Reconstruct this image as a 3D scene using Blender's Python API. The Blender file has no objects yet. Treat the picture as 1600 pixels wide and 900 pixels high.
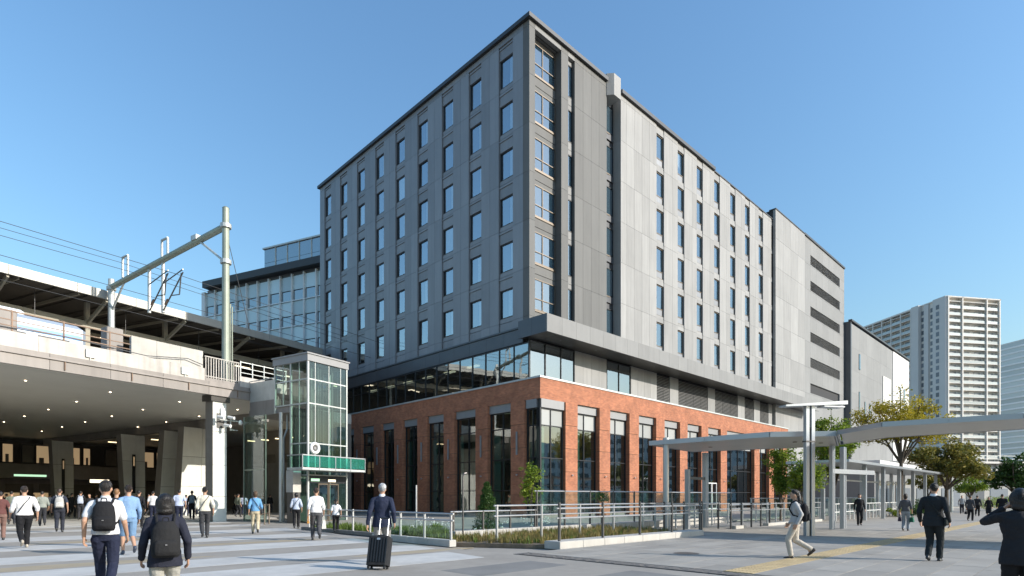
import bpy, bmesh, math, random
import numpy as np
from mathutils import Vector, Matrix, Quaternion
R = math.radians
random.seed(7); rng = np.random.default_rng(7)
scene = bpy.context.scene
C = scene.collection

# ------------------------------------------------------------------ camera
cam_data = bpy.data.cameras.new('camera'); cam = bpy.data.objects.new('camera', cam_data); C.objects.link(cam)
cam.location = (0, 0, 1.5); cam.rotation_euler = (R(90), 0, 0)
cam_data.sensor_width = 36; cam_data.lens = 36*910/1600; cam_data.shift_y = 326/1600
cam_data.clip_start = .1; cam_data.clip_end = 6000
scene.camera = cam

# ------------------------------------------------------------------ sky, sun, exposure
SUN_H = Vector((.95, -.312)).normalized(); SUN_EL = R(24)
w = bpy.data.worlds.new('World'); scene.world = w; w.use_nodes = True
nt = w.node_tree; nt.nodes.clear()
sky = nt.nodes.new('ShaderNodeTexSky'); sky.sky_type = 'NISHITA'; sky.sun_disc = False
sky.sun_elevation = SUN_EL; sky.sun_rotation = math.atan2(SUN_H.x, SUN_H.y)
sky.altitude = 0; sky.air_density = 1.95; sky.dust_density = 1.6; sky.ozone_density = 8.0
bg = nt.nodes.new('ShaderNodeBackground'); bg.inputs['Strength'].default_value = .15
wo = nt.nodes.new('ShaderNodeOutputWorld')
nt.links.new(sky.outputs[0], bg.inputs[0]); nt.links.new(bg.outputs[0], wo.inputs[0])
sun_data = bpy.data.lights.new('sun', 'SUN'); sun = bpy.data.objects.new('sun', sun_data); C.objects.link(sun)
sun_data.energy = 3.6; sun_data.angle = R(.5); sun_data.color = (1, .93, .84)
sun_dir = Vector((SUN_H.x*math.cos(SUN_EL), SUN_H.y*math.cos(SUN_EL), math.sin(SUN_EL)))
sun.rotation_euler = sun_dir.to_track_quat('Z', 'Y').to_euler()
scene.view_settings.view_transform = 'Standard'; scene.view_settings.look = 'None'
scene.view_settings.exposure = 0.68; scene.view_settings.gamma = 1
scene.cycles.max_bounces = 7; scene.cycles.transparent_max_bounces = 12
scene.cycles.use_denoising = True
scene.cycles.caustics_reflective = False; scene.cycles.caustics_refractive = False

# ------------------------------------------------------------------ frames of the place
C0 = Vector((1.187, 40.0)); DR = Vector((.7147, .6994)).normalized(); DL = Vector((-DR.y, DR.x))
S0 = Vector((-17.5, 35.0)); DU = Vector((.527, .850)).normalized(); DV = Vector((-DU.y, DU.x))
AP = math.atan2(DR.y, DR.x); AS = math.atan2(DU.y, DU.x)
def PW(x, y, z=0): p = C0 + DR*x + DL*y; return Vector((p.x, p.y, z))      # plaza frame -> world
def SW(t, b, z=0): p = S0 + DU*t + DV*b; return Vector((p.x, p.y, z))      # station frame -> world

# ------------------------------------------------------------------ materials
MATS = {}
def mat(name, col, rough=.6, metal=0, var=0, scale=3, bump=0, bscale=40, rand=0, spec=.5, coord='pos', streak=0, alpha=1):
    """Principled surface: colour, blotchy variation (var), per-piece variation (rand), streaks running down, fine bump."""
    m = bpy.data.materials.new(name); m.use_nodes = True; n = m.node_tree; N = n.nodes; Lk = n.links
    p = N['Principled BSDF']; p.inputs['Roughness'].default_value = rough; p.inputs['Metallic'].default_value = metal
    p.inputs['Specular IOR Level'].default_value = spec
    c4 = (*col, 1); p.inputs['Base Color'].default_value = c4
    geo = N.new('ShaderNodeNewGeometry'); tc = N.new('ShaderNodeTexCoord')
    vec = geo.outputs['Position'] if coord == 'pos' else tc.outputs['Object']
    cur = None
    def mul(prev, fac_socket, lo, hi):
        mr = N.new('ShaderNodeMapRange'); mr.inputs['To Min'].default_value = lo; mr.inputs['To Max'].default_value = hi
        Lk.new(fac_socket, mr.inputs['Value'])
        mx = N.new('ShaderNodeMix'); mx.data_type = 'RGBA'; mx.blend_type = 'MULTIPLY'; mx.inputs['Factor'].default_value = 1
        if prev is None: mx.inputs['A'].default_value = c4
        else: Lk.new(prev, mx.inputs['A'])
        Lk.new(mr.outputs[0], mx.inputs['B']); return mx.outputs['Result']
    if var:
        t = N.new('ShaderNodeTexNoise'); t.inputs['Scale'].default_value = scale; t.inputs['Detail'].default_value = 6; t.inputs['Roughness'].default_value = .65
        Lk.new(vec, t.inputs['Vector']); mr = N.new('ShaderNodeMapRange'); mr.inputs['From Min'].default_value = .25; mr.inputs['From Max'].default_value = .75
        Lk.new(t.outputs[0], mr.inputs['Value']); cur = mul(cur, mr.outputs[0], 1-var, 1+var)
    if streak:
        mp = N.new('ShaderNodeMapping'); mp.inputs['Scale'].default_value = (3, 3, .25); Lk.new(vec, mp.inputs['Vector'])
        t = N.new('ShaderNodeTexNoise'); t.inputs['Scale'].default_value = 1.2; t.inputs['Detail'].default_value = 5
        Lk.new(mp.outputs[0], t.inputs['Vector']); cur = mul(cur, t.outputs[0], 1-streak, 1+streak)
    if rand:
        oi = N.new('ShaderNodeObjectInfo'); cur = mul(cur, oi.outputs['Random'], 1-rand, 1+rand)
    if cur is not None: Lk.new(cur, p.inputs['Base Color'])
    if bump:
        t = N.new('ShaderNodeTexNoise'); t.inputs['Scale'].default_value = bscale; t.inputs['Detail'].default_value = 5
        Lk.new(vec, t.inputs['Vector']); b = N.new('ShaderNodeBump'); b.inputs['Strength'].default_value = bump; b.inputs['Distance'].default_value = .02
        Lk.new(t.outputs[0], b.inputs['Height']); Lk.new(b.outputs[0], p.inputs['Normal'])
    MATS[name] = m; return m
def emit(name, col, s):
    m = bpy.data.materials.new(name); m.use_nodes = True; p = m.node_tree.nodes['Principled BSDF']
    p.inputs['Base Color'].default_value = (*col, 1); p.inputs['Emission Color'].default_value = (*col, 1); p.inputs['Emission Strength'].default_value = s
    MATS[name] = m; return m
def glass(name, tint, refl, see, dark=(.02, .03, .035), rough=.015, wave=.15):
    """Architectural glass: coated reflection over a see-through or dark body."""
    m = bpy.data.materials.new(name); m.use_nodes = True; n = m.node_tree; N = n.nodes; Lk = n.links
    N.remove(N['Principled BSDF']); out = N['Material Output']
    gl = N.new('ShaderNodeBsdfGlossy'); gl.inputs['Roughness'].default_value = rough; gl.inputs['Color'].default_value = (.92, .97, 1, 1)
    tr = N.new('ShaderNodeBsdfTransparent'); tr.inputs['Color'].default_value = (*tint, 1)
    df = N.new('ShaderNodeBsdfDiffuse'); df.inputs['Color'].default_value = (*dark, 1)
    m1 = N.new('ShaderNodeMixShader'); m1.inputs[0].default_value = see; Lk.new(df.outputs[0], m1.inputs[1]); Lk.new(tr.outputs[0], m1.inputs[2])
    fr = N.new('ShaderNodeFresnel'); fr.inputs['IOR'].default_value = 1.5
    mr = N.new('ShaderNodeMapRange'); mr.inputs['To Min'].default_value = refl; mr.inputs['To Max'].default_value = 1; Lk.new(fr.outputs[0], mr.inputs['Value'])
    bf = N.new('ShaderNodeNewGeometry'); inv = N.new('ShaderNodeMath'); inv.operation = 'SUBTRACT'; inv.inputs[0].default_value = 1; Lk.new(bf.outputs['Backfacing'], inv.inputs[1])
    ml_ = N.new('ShaderNodeMath'); ml_.operation = 'MULTIPLY'; Lk.new(mr.outputs[0], ml_.inputs[0]); Lk.new(inv.outputs[0], ml_.inputs[1])   # only the outer face of a pane mirrors
    m2 = N.new('ShaderNodeMixShader'); Lk.new(ml_.outputs[0], m2.inputs[0]); Lk.new(m1.outputs[0], m2.inputs[1]); Lk.new(gl.outputs[0], m2.inputs[2])
    t = N.new('ShaderNodeTexNoise'); t.inputs['Scale'].default_value = .9; g = N.new('ShaderNodeNewGeometry'); Lk.new(g.outputs['Position'], t.inputs['Vector'])
    b = N.new('ShaderNodeBump'); b.inputs['Strength'].default_value = wave; b.inputs['Distance'].default_value = .02
    Lk.new(t.outputs[0], b.inputs['Height']); Lk.new(b.outputs[0], gl.inputs['Normal'])
    Lk.new(m2.outputs[0], out.inputs['Surface']); MATS[name] = m; return m
def brick_mat(name, c1, c2, mortar):
    m = mat(name, c1, .85, 0); n = m.node_tree; N = n.nodes; Lk = n.links; p = N['Principled BSDF']
    tc = N.new('ShaderNodeTexCoord'); sp = N.new('ShaderNodeSeparateXYZ'); Lk.new(tc.outputs['Object'], sp.inputs[0])
    ad = N.new('ShaderNodeMath'); Lk.new(sp.outputs[0], ad.inputs[0]); Lk.new(sp.outputs[1], ad.inputs[1])
    cb = N.new('ShaderNodeCombineXYZ'); Lk.new(ad.outputs[0], cb.inputs[0]); Lk.new(sp.outputs[2], cb.inputs[1])
    br = N.new('ShaderNodeTexBrick'); br.inputs['Scale'].default_value = 1; br.inputs['Brick Width'].default_value = .23; br.inputs['Row Height'].default_value = .075
    br.inputs['Mortar Size'].default_value = .008; br.inputs['Color1'].default_value = (*c1, 1); br.inputs['Color2'].default_value = (*c2, 1); br.inputs['Mortar'].default_value = (*mortar, 1)
    Lk.new(cb.outputs[0], br.inputs['Vector'])
    t = N.new('ShaderNodeTexNoise'); t.inputs['Scale'].default_value = 1.1; t.inputs['Detail'].default_value = 8; t.inputs['Roughness'].default_value = .7
    g = N.new('ShaderNodeNewGeometry'); Lk.new(g.outputs['Position'], t.inputs['Vector'])
    mr = N.new('ShaderNodeMapRange'); mr.inputs['From Min'].default_value = .3; mr.inputs['From Max'].default_value = .7; mr.inputs['To Min'].default_value = .72; mr.inputs['To Max'].default_value = 1.22
    Lk.new(t.outputs[0], mr.inputs['Value'])
    mx = N.new('ShaderNodeMix'); mx.data_type = 'RGBA'; mx.blend_type = 'MULTIPLY'; mx.inputs['Factor'].default_value = 1
    Lk.new(br.outputs[0], mx.inputs['A']); Lk.new(mr.outputs[0], mx.inputs['B']); Lk.new(mx.outputs['Result'], p.inputs['Base Color'])
    b = N.new('ShaderNodeBump'); b.inputs['Strength'].default_value = .5; b.inputs['Distance'].default_value = .01; b.invert = True
    Lk.new(br.outputs['Fac'], b.inputs['Height']); Lk.new(b.outputs[0], p.inputs['Normal'])
    return m
def leaf_mat(name, c1, c2):
    m = mat(name, c1, .55, spec=.3); n = m.node_tree; N = n.nodes; Lk = n.links; p = N['Principled BSDF']
    g = N.new('ShaderNodeNewGeometry'); t = N.new('ShaderNodeTexNoise'); t.inputs['Scale'].default_value = 1.3; t.inputs['Detail'].default_value = 4; Lk.new(g.outputs['Position'], t.inputs['Vector'])
    ad = N.new('ShaderNodeMath'); ad.operation = 'MULTIPLY_ADD'; ad.inputs[1].default_value = .45; Lk.new(g.outputs['Random Per Island'], ad.inputs[0]); 
    mr = N.new('ShaderNodeMapRange'); mr.inputs['From Min'].default_value = .3; mr.inputs['From Max'].default_value = .7; mr.inputs['To Max'].default_value = .55; Lk.new(t.outputs[0], mr.inputs['Value']); Lk.new(mr.outputs[0], ad.inputs[2])
    mx = N.new('ShaderNodeMix'); mx.data_type = 'RGBA'; mx.inputs['A'].default_value = (*c1, 1); mx.inputs['B'].default_value = (*c2, 1)
    Lk.new(ad.outputs[0], mx.inputs['Factor']); Lk.new(mx.outputs['Result'], p.inputs['Base Color'])
    tl = N.new('ShaderNodeBsdfTranslucent'); Lk.new(mx.outputs['Result'], tl.inputs['Color'])
    ms = N.new('ShaderNodeMixShader'); ms.inputs[0].default_value = .35; Lk.new(p.outputs[0], ms.inputs[1]); Lk.new(tl.outputs[0], ms.inputs[2])
    Lk.new(ms.outputs[0], N['Material Output'].inputs['Surface']); return m

mat('panel', (.3, .298, .29), .62, 0, spec=.22, var=.07, scale=.35, rand=.11, streak=.18)
mat('panel_corner_dim', (.145, .145, .14), .62, 0, spec=.22, var=.06, scale=.35, rand=.08, streak=.13)  # panel copy near the corner, darkened in colour where the sun sheen fades
mat('panel_side', (.225, .237, .255), .5, .1, var=.06, scale=.35, rand=.1, streak=.13)  # panel copy with the side face's shade in its colour; also plain window infill
mat('panel_seam', (.03, .03, .032), .8)
mat('panel_dark', (.085, .09, .1), .38, .3, var=.08, scale=.6, rand=.07)
mat('cap_dark', (.045, .047, .05), .45, .3)
mat('panel_mid', (.24, .24, .235), .6, 0, spec=.25, var=.07, scale=.5, rand=.06, streak=.1)
mat('panel_white', (.62, .61, .58), .65, 0, spec=.25, var=.05, scale=.4, rand=.04, streak=.06)
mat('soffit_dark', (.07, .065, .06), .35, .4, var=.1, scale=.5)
mat('frame_bronze', (.15, .12, .09), .4, .4)
mat('frame_dark', (.03, .032, .035), .4, .4)
mat('frame_white', (.7, .7, .68), .4)
mat('louver', (.2, .2, .195), .5, .2, rand=.1)
glass('glass_sky', (.85, .9, .92), .37, .9, (.02, .03, .04))
glass('glass_front', (.7, .78, .82), .26, .6, (.03, .07, .11))
glass('glass_shop', (.55, .68, .64), .2, .93)
glass('glass_band', (.5, .58, .6), .34, .8)
glass('glass_rail', (.86, .95, .92), .015, .99, (.2, .3, .27), wave=.05)
glass('glass_green', (.78, .88, .84), .06, .96, (.08, .16, .14), wave=.1)
glass('glass_teal', (.42, .86, .76), .05, .86, (.12, .55, .45))
glass('glass_far', (.3, .4, .45), .3, .1, (.05, .09, .12), wave=.3)
brick_mat('brick', (.48, .165, .075), (.31, .095, .045), (.38, .25, .17))
mat('mortar', (.1, .065, .05), .9)
mat('blind', (.32, .33, .32), .6, .1, rand=.15)
mat('lintel', (.27, .27, .27), .5, .1, rand=.05, streak=.08)
mat('curtain_white', (.8, .8, .76), .9, 0, rand=.2)
mat('curtain', (.45, .5, .46), .8, 0, rand=.25)
mat('interior', (.13, .115, .095), .8, 0, var=.4, scale=.7)
mat('interior_floor', (.2, .18, .15), .3)
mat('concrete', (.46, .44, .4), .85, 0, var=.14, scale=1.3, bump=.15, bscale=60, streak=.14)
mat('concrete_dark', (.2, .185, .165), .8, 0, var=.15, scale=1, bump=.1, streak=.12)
mat('concrete_panel', (.66, .67, .62), .7, 0, var=.12, scale=.8, rand=.06, streak=.1)
mat('parapet_white', (.5, .465, .42), .75, 0, var=.2, scale=.9, rand=.1, streak=.4)
mat('hall_floor', (.5, .49, .46), .6, 0, var=.12, scale=.6)
mat('fascia', (.25, .225, .205), .6, .1, var=.1, scale=.5, rand=.1, streak=.25)
mat('soffit', (.58, .57, .52), .5, 0, var=.08, scale=.3)
mat('asphalt', (.31, .285, .25), .9, 0, var=.2, scale=.3, streak=.12, bump=.25, bscale=90)
mat('stripe', (.5, .49, .465), .8, 0, var=.2, scale=.7, streak=.12, bump=.2, bscale=90)
mat('paving', (.315, .293, .258), .8, 0, var=.16, scale=.8, bump=.15, bscale=120, rand=.12)
mat('paving_joint', (.09, .088, .085), .9)
mat('cobble', (.13, .12, .11), .8, 0, rand=.25)
mat('tactile', (.4, .315, .18), .7, 0, var=.14, scale=2, rand=.1)
mat('steel', (.5, .51, .52), .35, .7, var=.05, scale=1)
mat('steel_dark', (.13, .125, .12), .4, .6)
mat('galv', (.5, .52, .5), .5, .45, var=.15, scale=1.5, streak=.12)
mat('pole_green', (.3, .33, .27), .5, .35, var=.15, scale=1.2, streak=.15)
mat('canopy_metal', (.42, .44, .46), .35, .6, var=.05, scale=.5, rand=.04)
mat('canopy_soffit', (.5, .49, .46), .35, .35, var=.06, scale=.4)
mat('white_paint', (.72, .72, .7), .5, 0, var=.06, scale=.8)
mat('rust', (.25, .17, .12), .7, .2, var=.3, scale=3)
mat('wire', (.06, .06, .06), .5)
mat('roof_metal', (.42, .41, .37), .5, .2, var=.15, scale=.4, streak=.1)
mat('roof_under', (.1, .088, .072), .8, 0, var=.2, scale=.8)
mat('beam_cream', (.36, .33, .26), .6, 0, var=.12, scale=.7)
mat('train_white', (.36, .42, .5), .3, .2); mat('train_blue', (.12, .3, .6), .35)
mat('soil', (.16, .125, .09), .95, 0, var=.3, scale=6, bump=.5, bscale=25)
mat('bark', (.1, .08, .06), .9, 0, var=.3, scale=8, bump=.5, bscale=20)
leaf_mat('leaf_green', (.06, .13, .018), (.33, .4, .04)); leaf_mat('leaf_gold', (.2, .2, .02), (.56, .44, .04))
leaf_mat('leaf_olive', (.07, .1, .02), (.34, .27, .055)); leaf_mat('leaf_dark', (.02, .055, .016), (.085, .16, .035))
leaf_mat('grass_dry', (.14, .13, .035), (.36, .27, .11)); leaf_mat('grass_fresh', (.05, .11, .02), (.2, .26, .05))
mat('flower_white', (.75, .72, .7), .7)
mat('tower_wall', (.72, .68, .62), .8, 0, var=.05, scale=.1, rand=.03); mat('tower_grey', (.6, .58, .55), .8, 0, var=.05, scale=.1)
mat('tower_shade', (.16, .18, .2), .4, 0, rand=.35); mat('office_white', (.68, .72, .73), .5, 0, rand=.05)
mat('office_pane', (.5, .6, .62), .2, .1, rand=.2)
mat('asphalt_tan', (.36, .3, .21), .9, 0, var=.2, scale=.5, bump=.25, bscale=90)
mat('asphalt_patch', (.2, .195, .185), .9, 0, var=.2, scale=.8, bump=.25, bscale=90)
mat('rail_glass_far', (.42, .47, .48), .25, .1, rand=.2)
emit('lamp_warm', (1, .78, .45), 1.6); emit('lamp_white', (1, .85, .6), 1.5); emit('lamp_ceiling', (1, .8, .55), 7); emit('shop_light', (1, .7, .4), .16); emit('sign_green', (.55, .9, .6), .7); emit('sign_blue', (.25, .4, .85), .5)

# ------------------------------------------------------------------ mesh helpers
class MB:
    def __init__(s): s.v = []; s.f = []
    def add(s, v, f):
        o = len(s.v); s.v += [tuple(p) for p in v]; s.f += [tuple(i+o for i in q) for q in f]; return s
    def box(s, x0, y0, z0, x1, y1, z1):
        if x0 > x1: x0, x1 = x1, x0
        if y0 > y1: y0, y1 = y1, y0
        return s.add([(x0,y0,z0),(x1,y0,z0),(x1,y1,z0),(x0,y1,z0),(x0,y0,z1),(x1,y0,z1),(x1,y1,z1),(x0,y1,z1)],
                     [(3,2,1,0),(4,5,6,7),(0,1,5,4),(1,2,6,5),(2,3,7,6),(3,0,4,7)])
    def bevbox(s, x0, y0, z0, x1, y1, z1, b=.02):
        """a box whose vertical and top edges are chamfered"""
        P = [(x0+b,y0),(x1-b,y0),(x1,y0+b),(x1,y1-b),(x1-b,y1),(x0+b,y1),(x0,y1-b),(x0,y0+b)]
        c = ((x0+x1)/2, (y0+y1)/2); Q = [(x+(b if x < c[0] else -b), y+(b if y < c[1] else -b)) for x, y in P]
        v = [(x,y,z0) for x,y in P]+[(x,y,z1-b) for x,y in P]+[(x,y,z1) for x,y in Q]; f = [tuple(range(7,-1,-1)), tuple(range(16,24))]
        for k in (0, 8):
            for i in range(8): j = (i+1) % 8; f.append((k+i,k+j,k+8+j,k+8+i))
        return s.add(v, f)
    def prism(s, poly, z0, z1):
        a = sum(poly[i][0]*poly[(i+1) % len(poly)][1]-poly[(i+1) % len(poly)][0]*poly[i][1] for i in range(len(poly)))
        if a < 0: poly = poly[::-1]
        n = len(poly); v = [(x,y,z0) for x,y in poly]+[(x,y,z1) for x,y in poly]
        return s.add(v, [tuple(range(n-1,-1,-1)), tuple(range(n,2*n))]+[(i,(i+1) % n,n+(i+1) % n,n+i) for i in range(n)])
    def tube(s, p0, p1, r0, r1=None, n=8):
        r1 = r0 if r1 is None else r1; p0 = Vector(p0); p1 = Vector(p1); d = (p1-p0).normalized()
        a = d.orthogonal().normalized(); b = d.cross(a)
        cs = [(math.cos(2*math.pi*(i+.5)/n), math.sin(2*math.pi*(i+.5)/n)) for i in range(n)]
        v = [p0+(a*c+b*q)*r0 for c, q in cs]+[p1+(a*c+b*q)*r1 for c, q in cs]
        return s.add(v, [tuple(range(n-1,-1,-1)), tuple(range(n,2*n))]+[(i,(i+1) % n,n+(i+1) % n,n+i) for i in range(n)])
    def path(s, pts, r, n=6):
        for i in range(len(pts)-1): s.tube(pts[i], pts[i+1], r if not isinstance(r, (list, tuple)) else r[i], None if not isinstance(r, (list, tuple)) else r[i+1], n)
        return s
    def bar(s, p0, p1, w, h=None):
        """a square bar between two points, w wide sideways and h tall"""
        h = w if h is None else h; p0 = Vector(p0); p1 = Vector(p1); d = (p1-p0).normalized()
        up = Vector((0,0,1)) if abs(d.z) < .95 else Vector((0,1,0)); a = d.cross(up).normalized(); b = a.cross(d)
        q = [(-1,-1),(1,-1),(1,1),(-1,1)]
        v = [p0+a*(x*w/2)+b*(y*h/2) for x,y in q]+[p1+a*(x*w/2)+b*(y*h/2) for x,y in q]
        return s.add(v, [(0,1,2,3),(7,6,5,4),(1,0,4,5),(2,1,5,6),(3,2,6,7),(0,3,7,4)])
    def ell(s, c, r, n=12, m=8, rot=None):
        c = Vector(c); v = []; f = []
        for j in range(m+1):
            th = math.pi*j/m
            for i in range(n):
                ph = 2*math.pi*i/n; p = Vector((r[0]*math.sin(th)*math.cos(ph), r[1]*math.sin(th)*math.sin(ph), r[2]*math.cos(th)))
                v.append(c+(rot @ p if rot else p))
        for j in range(m):
            for i in range(n): f.append((j*n+i,(j+1)*n+i,(j+1)*n+(i+1) % n,j*n+(i+1) % n))
        return s.add(v, f)
    def loft(s, rings, n=16):
        """closed tube through (centre, rx, ry) elliptical rings; an optional 4th value is a superellipse power"""
        v = []; f = []; m = len(rings)
        for r in rings:
            c, rx, ry = r[:3]; pw = r[3] if len(r) > 3 else 1
            for i in range(n):
                a = 2*math.pi*i/n; ca, sa = math.cos(a), math.sin(a)
                v.append((c[0]+rx*math.copysign(abs(ca)**pw, ca), c[1]+ry*math.copysign(abs(sa)**pw, sa), c[2]))
        for j in range(m-1):
            for i in range(n): f.append((j*n+i,j*n+(i+1) % n,(j+1)*n+(i+1) % n,(j+1)*n+i))
        f += [tuple(range(n-1,-1,-1)), tuple(range((m-1)*n,m*n))]
        return s.add(v, f)
    def cap(s, p0, p1, r0, r1, n=10):
        """tapered limb with rounded ends"""
        p0 = Vector(p0); p1 = Vector(p1); d = (p1-p0).normalized(); a = d.orthogonal().normalized(); b = d.cross(a)
        st = [(-.96,.28,0),(-.6,.8,0),(0,1,0),(0,1,1),(.6,.8,1),(.96,.28,1)]; v = []; f = []
        for off, k, e in st:
            c = (p0 if e == 0 else p1)+d*(off*(r0 if e == 0 else r1)); r = k*(r0 if e == 0 else r1)
            v += [c+(a*math.cos(2*math.pi*i/n)+b*math.sin(2*math.pi*i/n))*r for i in range(n)]
        for j in range(5):
            for i in range(n): f.append((j*n+i,j*n+(i+1) % n,(j+1)*n+(i+1) % n,(j+1)*n+i))
        f += [tuple(range(n-1,-1,-1)), tuple(range(5*n,6*n))]
        return s.add(v, f)
    def mesh(s, name, m=None, smooth=False):
        me = bpy.data.meshes.new(name); me.from_pydata(s.v, [], s.f)
        if m: me.materials.append(MATS[m] if isinstance(m, str) else m)
        if smooth: me.shade_smooth()
        return me
def obj(name, data, parent=None, loc=(0,0,0), rz=0, rot=None, sc=None):
    o = bpy.data.objects.new(name, data); C.objects.link(o); o.parent = parent; o.location = loc
    o.rotation_euler = rot if rot is not None else (0,0,rz)
    if sc is not None: o.scale = sc
    return o
def put(name, mb, m, parent=None, loc=(0,0,0), rz=0, smooth=False, rot=None): return obj(name, mb.mesh(name, m, smooth), parent, loc, rz, rot)
def tag(o, label, cat, group=None):
    o['label'] = label; o['category'] = cat
    if group: o['group'] = group
    return o
def thing(name, label, cat, loc=(0,0,0), rz=0, group=None): return tag(obj(name, None, None, loc, rz), label, cat, group)
def struct(o): o['kind'] = 'structure'; return o
def stuff(o): o['kind'] = 'stuff'; return o
_bm = {}
def boxmesh(w, d, h, m, name='panel'):
    """shared box, origin at its lower front left corner"""
    k = (round(w,3), round(d,3), round(h,3), m)
    if k not in _bm: _bm[k] = MB().box(0,0,0,w,d,h).mesh(name, m)
    return _bm[k]
def pbox(name, parent, m, x0, y0, z0, x1, y1, z1):
    """a box part placed by its corners, sharing mesh data with boxes of the same size"""
    if x0 > x1: x0, x1 = x1, x0
    if y0 > y1: y0, y1 = y1, y0
    return obj(name, boxmesh(x1-x0, y1-y0, z1-z0, m, name), parent, (x0,y0,z0))
def copy_tree(o, parent=None):
    c = o.copy(); C.objects.link(c); c.parent = parent
    for ch in list(o.children): copy_tree(ch, c)
    return c

# ================================================================== GROUND
ground = struct(put('ground', MB().box(-2500,-400,-.3,2500,4500,-.03), 'asphalt'))
road = struct(obj('road', None, None, PW(0,0), AP))
put('road_surface', MB().prism([(-90,-80),(-18.2,-80),(-18.2,-10),(-16.0,2),(-10,30),(-40,75),(-90,75)], -.029, 0), 'asphalt', road)
for y0, y1, xr in ((-17.0,-15.2,-19.0),(-14.2,-12.6,-18.4),(-10.8,-8.9,-18.3),(-6.7,-4.7,-17.9),(-2.5,-.1,-17.0),(3.2,5.0,-16.4),(7.6,9.4,-16.6),(11.8,13.4,-17.2),(15.6,17.2,-20)):
    put('white_stripe', MB().prism([(-75,y0),(xr-.25,y0),(xr,y1),(-75,y1)], -.02, .002), 'stripe', road)
for k, (x0, y0, ln, wd) in enumerate(((-30,-12.4,6,.9),(-24,-8.6,5,.8),(-38,-4.3,7,1.0),(-21.5,-14.9,4,.6),(-31,-17.6,5,.8),(-27,-4.4,4,.9),(-45,1,8,1.2))):
    r_ = random.Random(k); put('worn_patch', MB().prism([(x0+ln*(.5+.5*math.cos(a)*r_.uniform(.8,1.1)), y0+wd*(.5+.5*math.sin(a)*r_.uniform(.75,1.1))) for a in [2*math.pi*i/22 for i in range(22)]], -.01, .0012), 'asphalt_tan', road)
for (x0, y0, ln, wd) in ((-21.6,-19.5,2.6,1.2),(-25.5,-21,3.2,.9),(-20.2,-24,1.4,3.0)): put('repair_patch', MB().box(x0,y0,-.01,x0+ln,y0+wd,.0015), 'asphalt_patch', road)
# the plaza: a bed of slabs with open joints
plaza = struct(obj('pavement', None, None, PW(0,0), AP))
put('paving_bed', MB().prism([(-18.15,-80),(170,-80),(170,-11.5),(-8,-11.5),(-8,-16.9),(-18.15,-16.9)], -.029, .003), 'paving_joint', plaza)
SLW, SLD = 1.2, .6
slabs = []
for j in range(0, 62):
    y0 = -50+j*SLD
    if -23.11 < y0+.3 < -22.49: continue
    for i in range(-16, 90):
        x0 = i*SLW+(SLW/2 if j % 2 else 0)
        if x0+SLW < -17.6 or x0+SLW > 90: continue
        if y0+SLD > -16.98 and x0 < -8.0: continue
        if y0+SLD > -12.6: continue
        c = PW(x0+.6, y0+.3)
        if c.y < 3.5: continue
        px = 800+910*c.x/c.y; py = 776+910*1.5/c.y
        seen = -30 < px < 1630 and py < 912
        slabs.append((c.y if seen else 999+c.y, x0, y0))
slabs.sort()
sm = [MB().box(.006,.006,0,SLW-.006,SLD-.006,.02).mesh('slab', 'paving')]
for d, x0, y0 in slabs[:300]:
    cut = max(0, -17.72-x0); o = obj('slab', sm[0], plaza, (x0+cut,y0,random.uniform(-.0015,.0015))); o.scale.x = (SLW-cut)/SLW
rest = MB()
for d, x0, y0 in slabs[300:]:
    if d < 999+60: rest.box(max(x0,-17.72)+.003,y0+.003,0,x0+SLW-.003,y0+SLD-.003,.02)
stuff(put('far_slabs', rest, 'paving', plaza))
# tactile path of yellow tiles
tm = MB().box(.004,.004,0,.296,.296,.022)
for k in range(4): tm.box(.02,.032+.07*k,.022,.28,.062+.07*k,.027)
tm = tm.mesh('tactile_tile', 'tactile')
for k in range(150):
    for q in (0, 1): obj('tactile_tile', tm, plaza, (-17.7+.3*k,-23.0+.3*q,.001))
terr = struct(put('terrace_pavement', MB().prism([(-15.3,-11.99),(170,-11.99),(170,-1.3),(-.3,-1.3),(-.3,26),(-9,26),(-15.3,-2)], -.029, .06), 'paving', None, PW(0,0), AP))
# cobbled drain along the edge between road and plaza
cm = MB().bevbox(0,0,0,.094,.094,.016,.01).mesh('cobble', 'cobble')
cob = MB()
for i in range(72):
    for q in range(4): cob.box(-18.14+.1*q,-17.1-.1*i-.094,.002,-18.14+.1*q+.09,-17.1-.1*i,.016+random.uniform(-.003,.003))
stuff(put('cobble_drain', cob, 'cobble', plaza))
# manhole cover on the plaza
mh = MB().tube((0,0,.0),(0,0,.024),.33,n=24)
tag(put('manhole_cover', mh, 'steel_dark', None, Vector((4.55,15.2,0))), 'dark round manhole cover set in the grey plaza slabs', 'manhole cover')

tag(put('manhole_cover', MB().tube((0,0,-.01),(0,0,.004),.36,n=24), 'steel_dark', None, Vector((-4.2,9.6,0))), 'dark round manhole cover in the road near the crossing stripes', 'manhole cover')
# ================================================================== HOTEL
hotel = thing('hotel', 'tall grey panelled hotel with a red brick colonnade base at the corner', 'building', PW(0,0), AP)
TZ = [33.95-3.33*k for k in range(7)]          # floor lines from the top
TOP, BOT = 34.35, 13.35
put('tower_core', MB().box(.52,.85,BOT+.2,41.3,30.7,TOP-.3), 'panel_seam', hotel)
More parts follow.
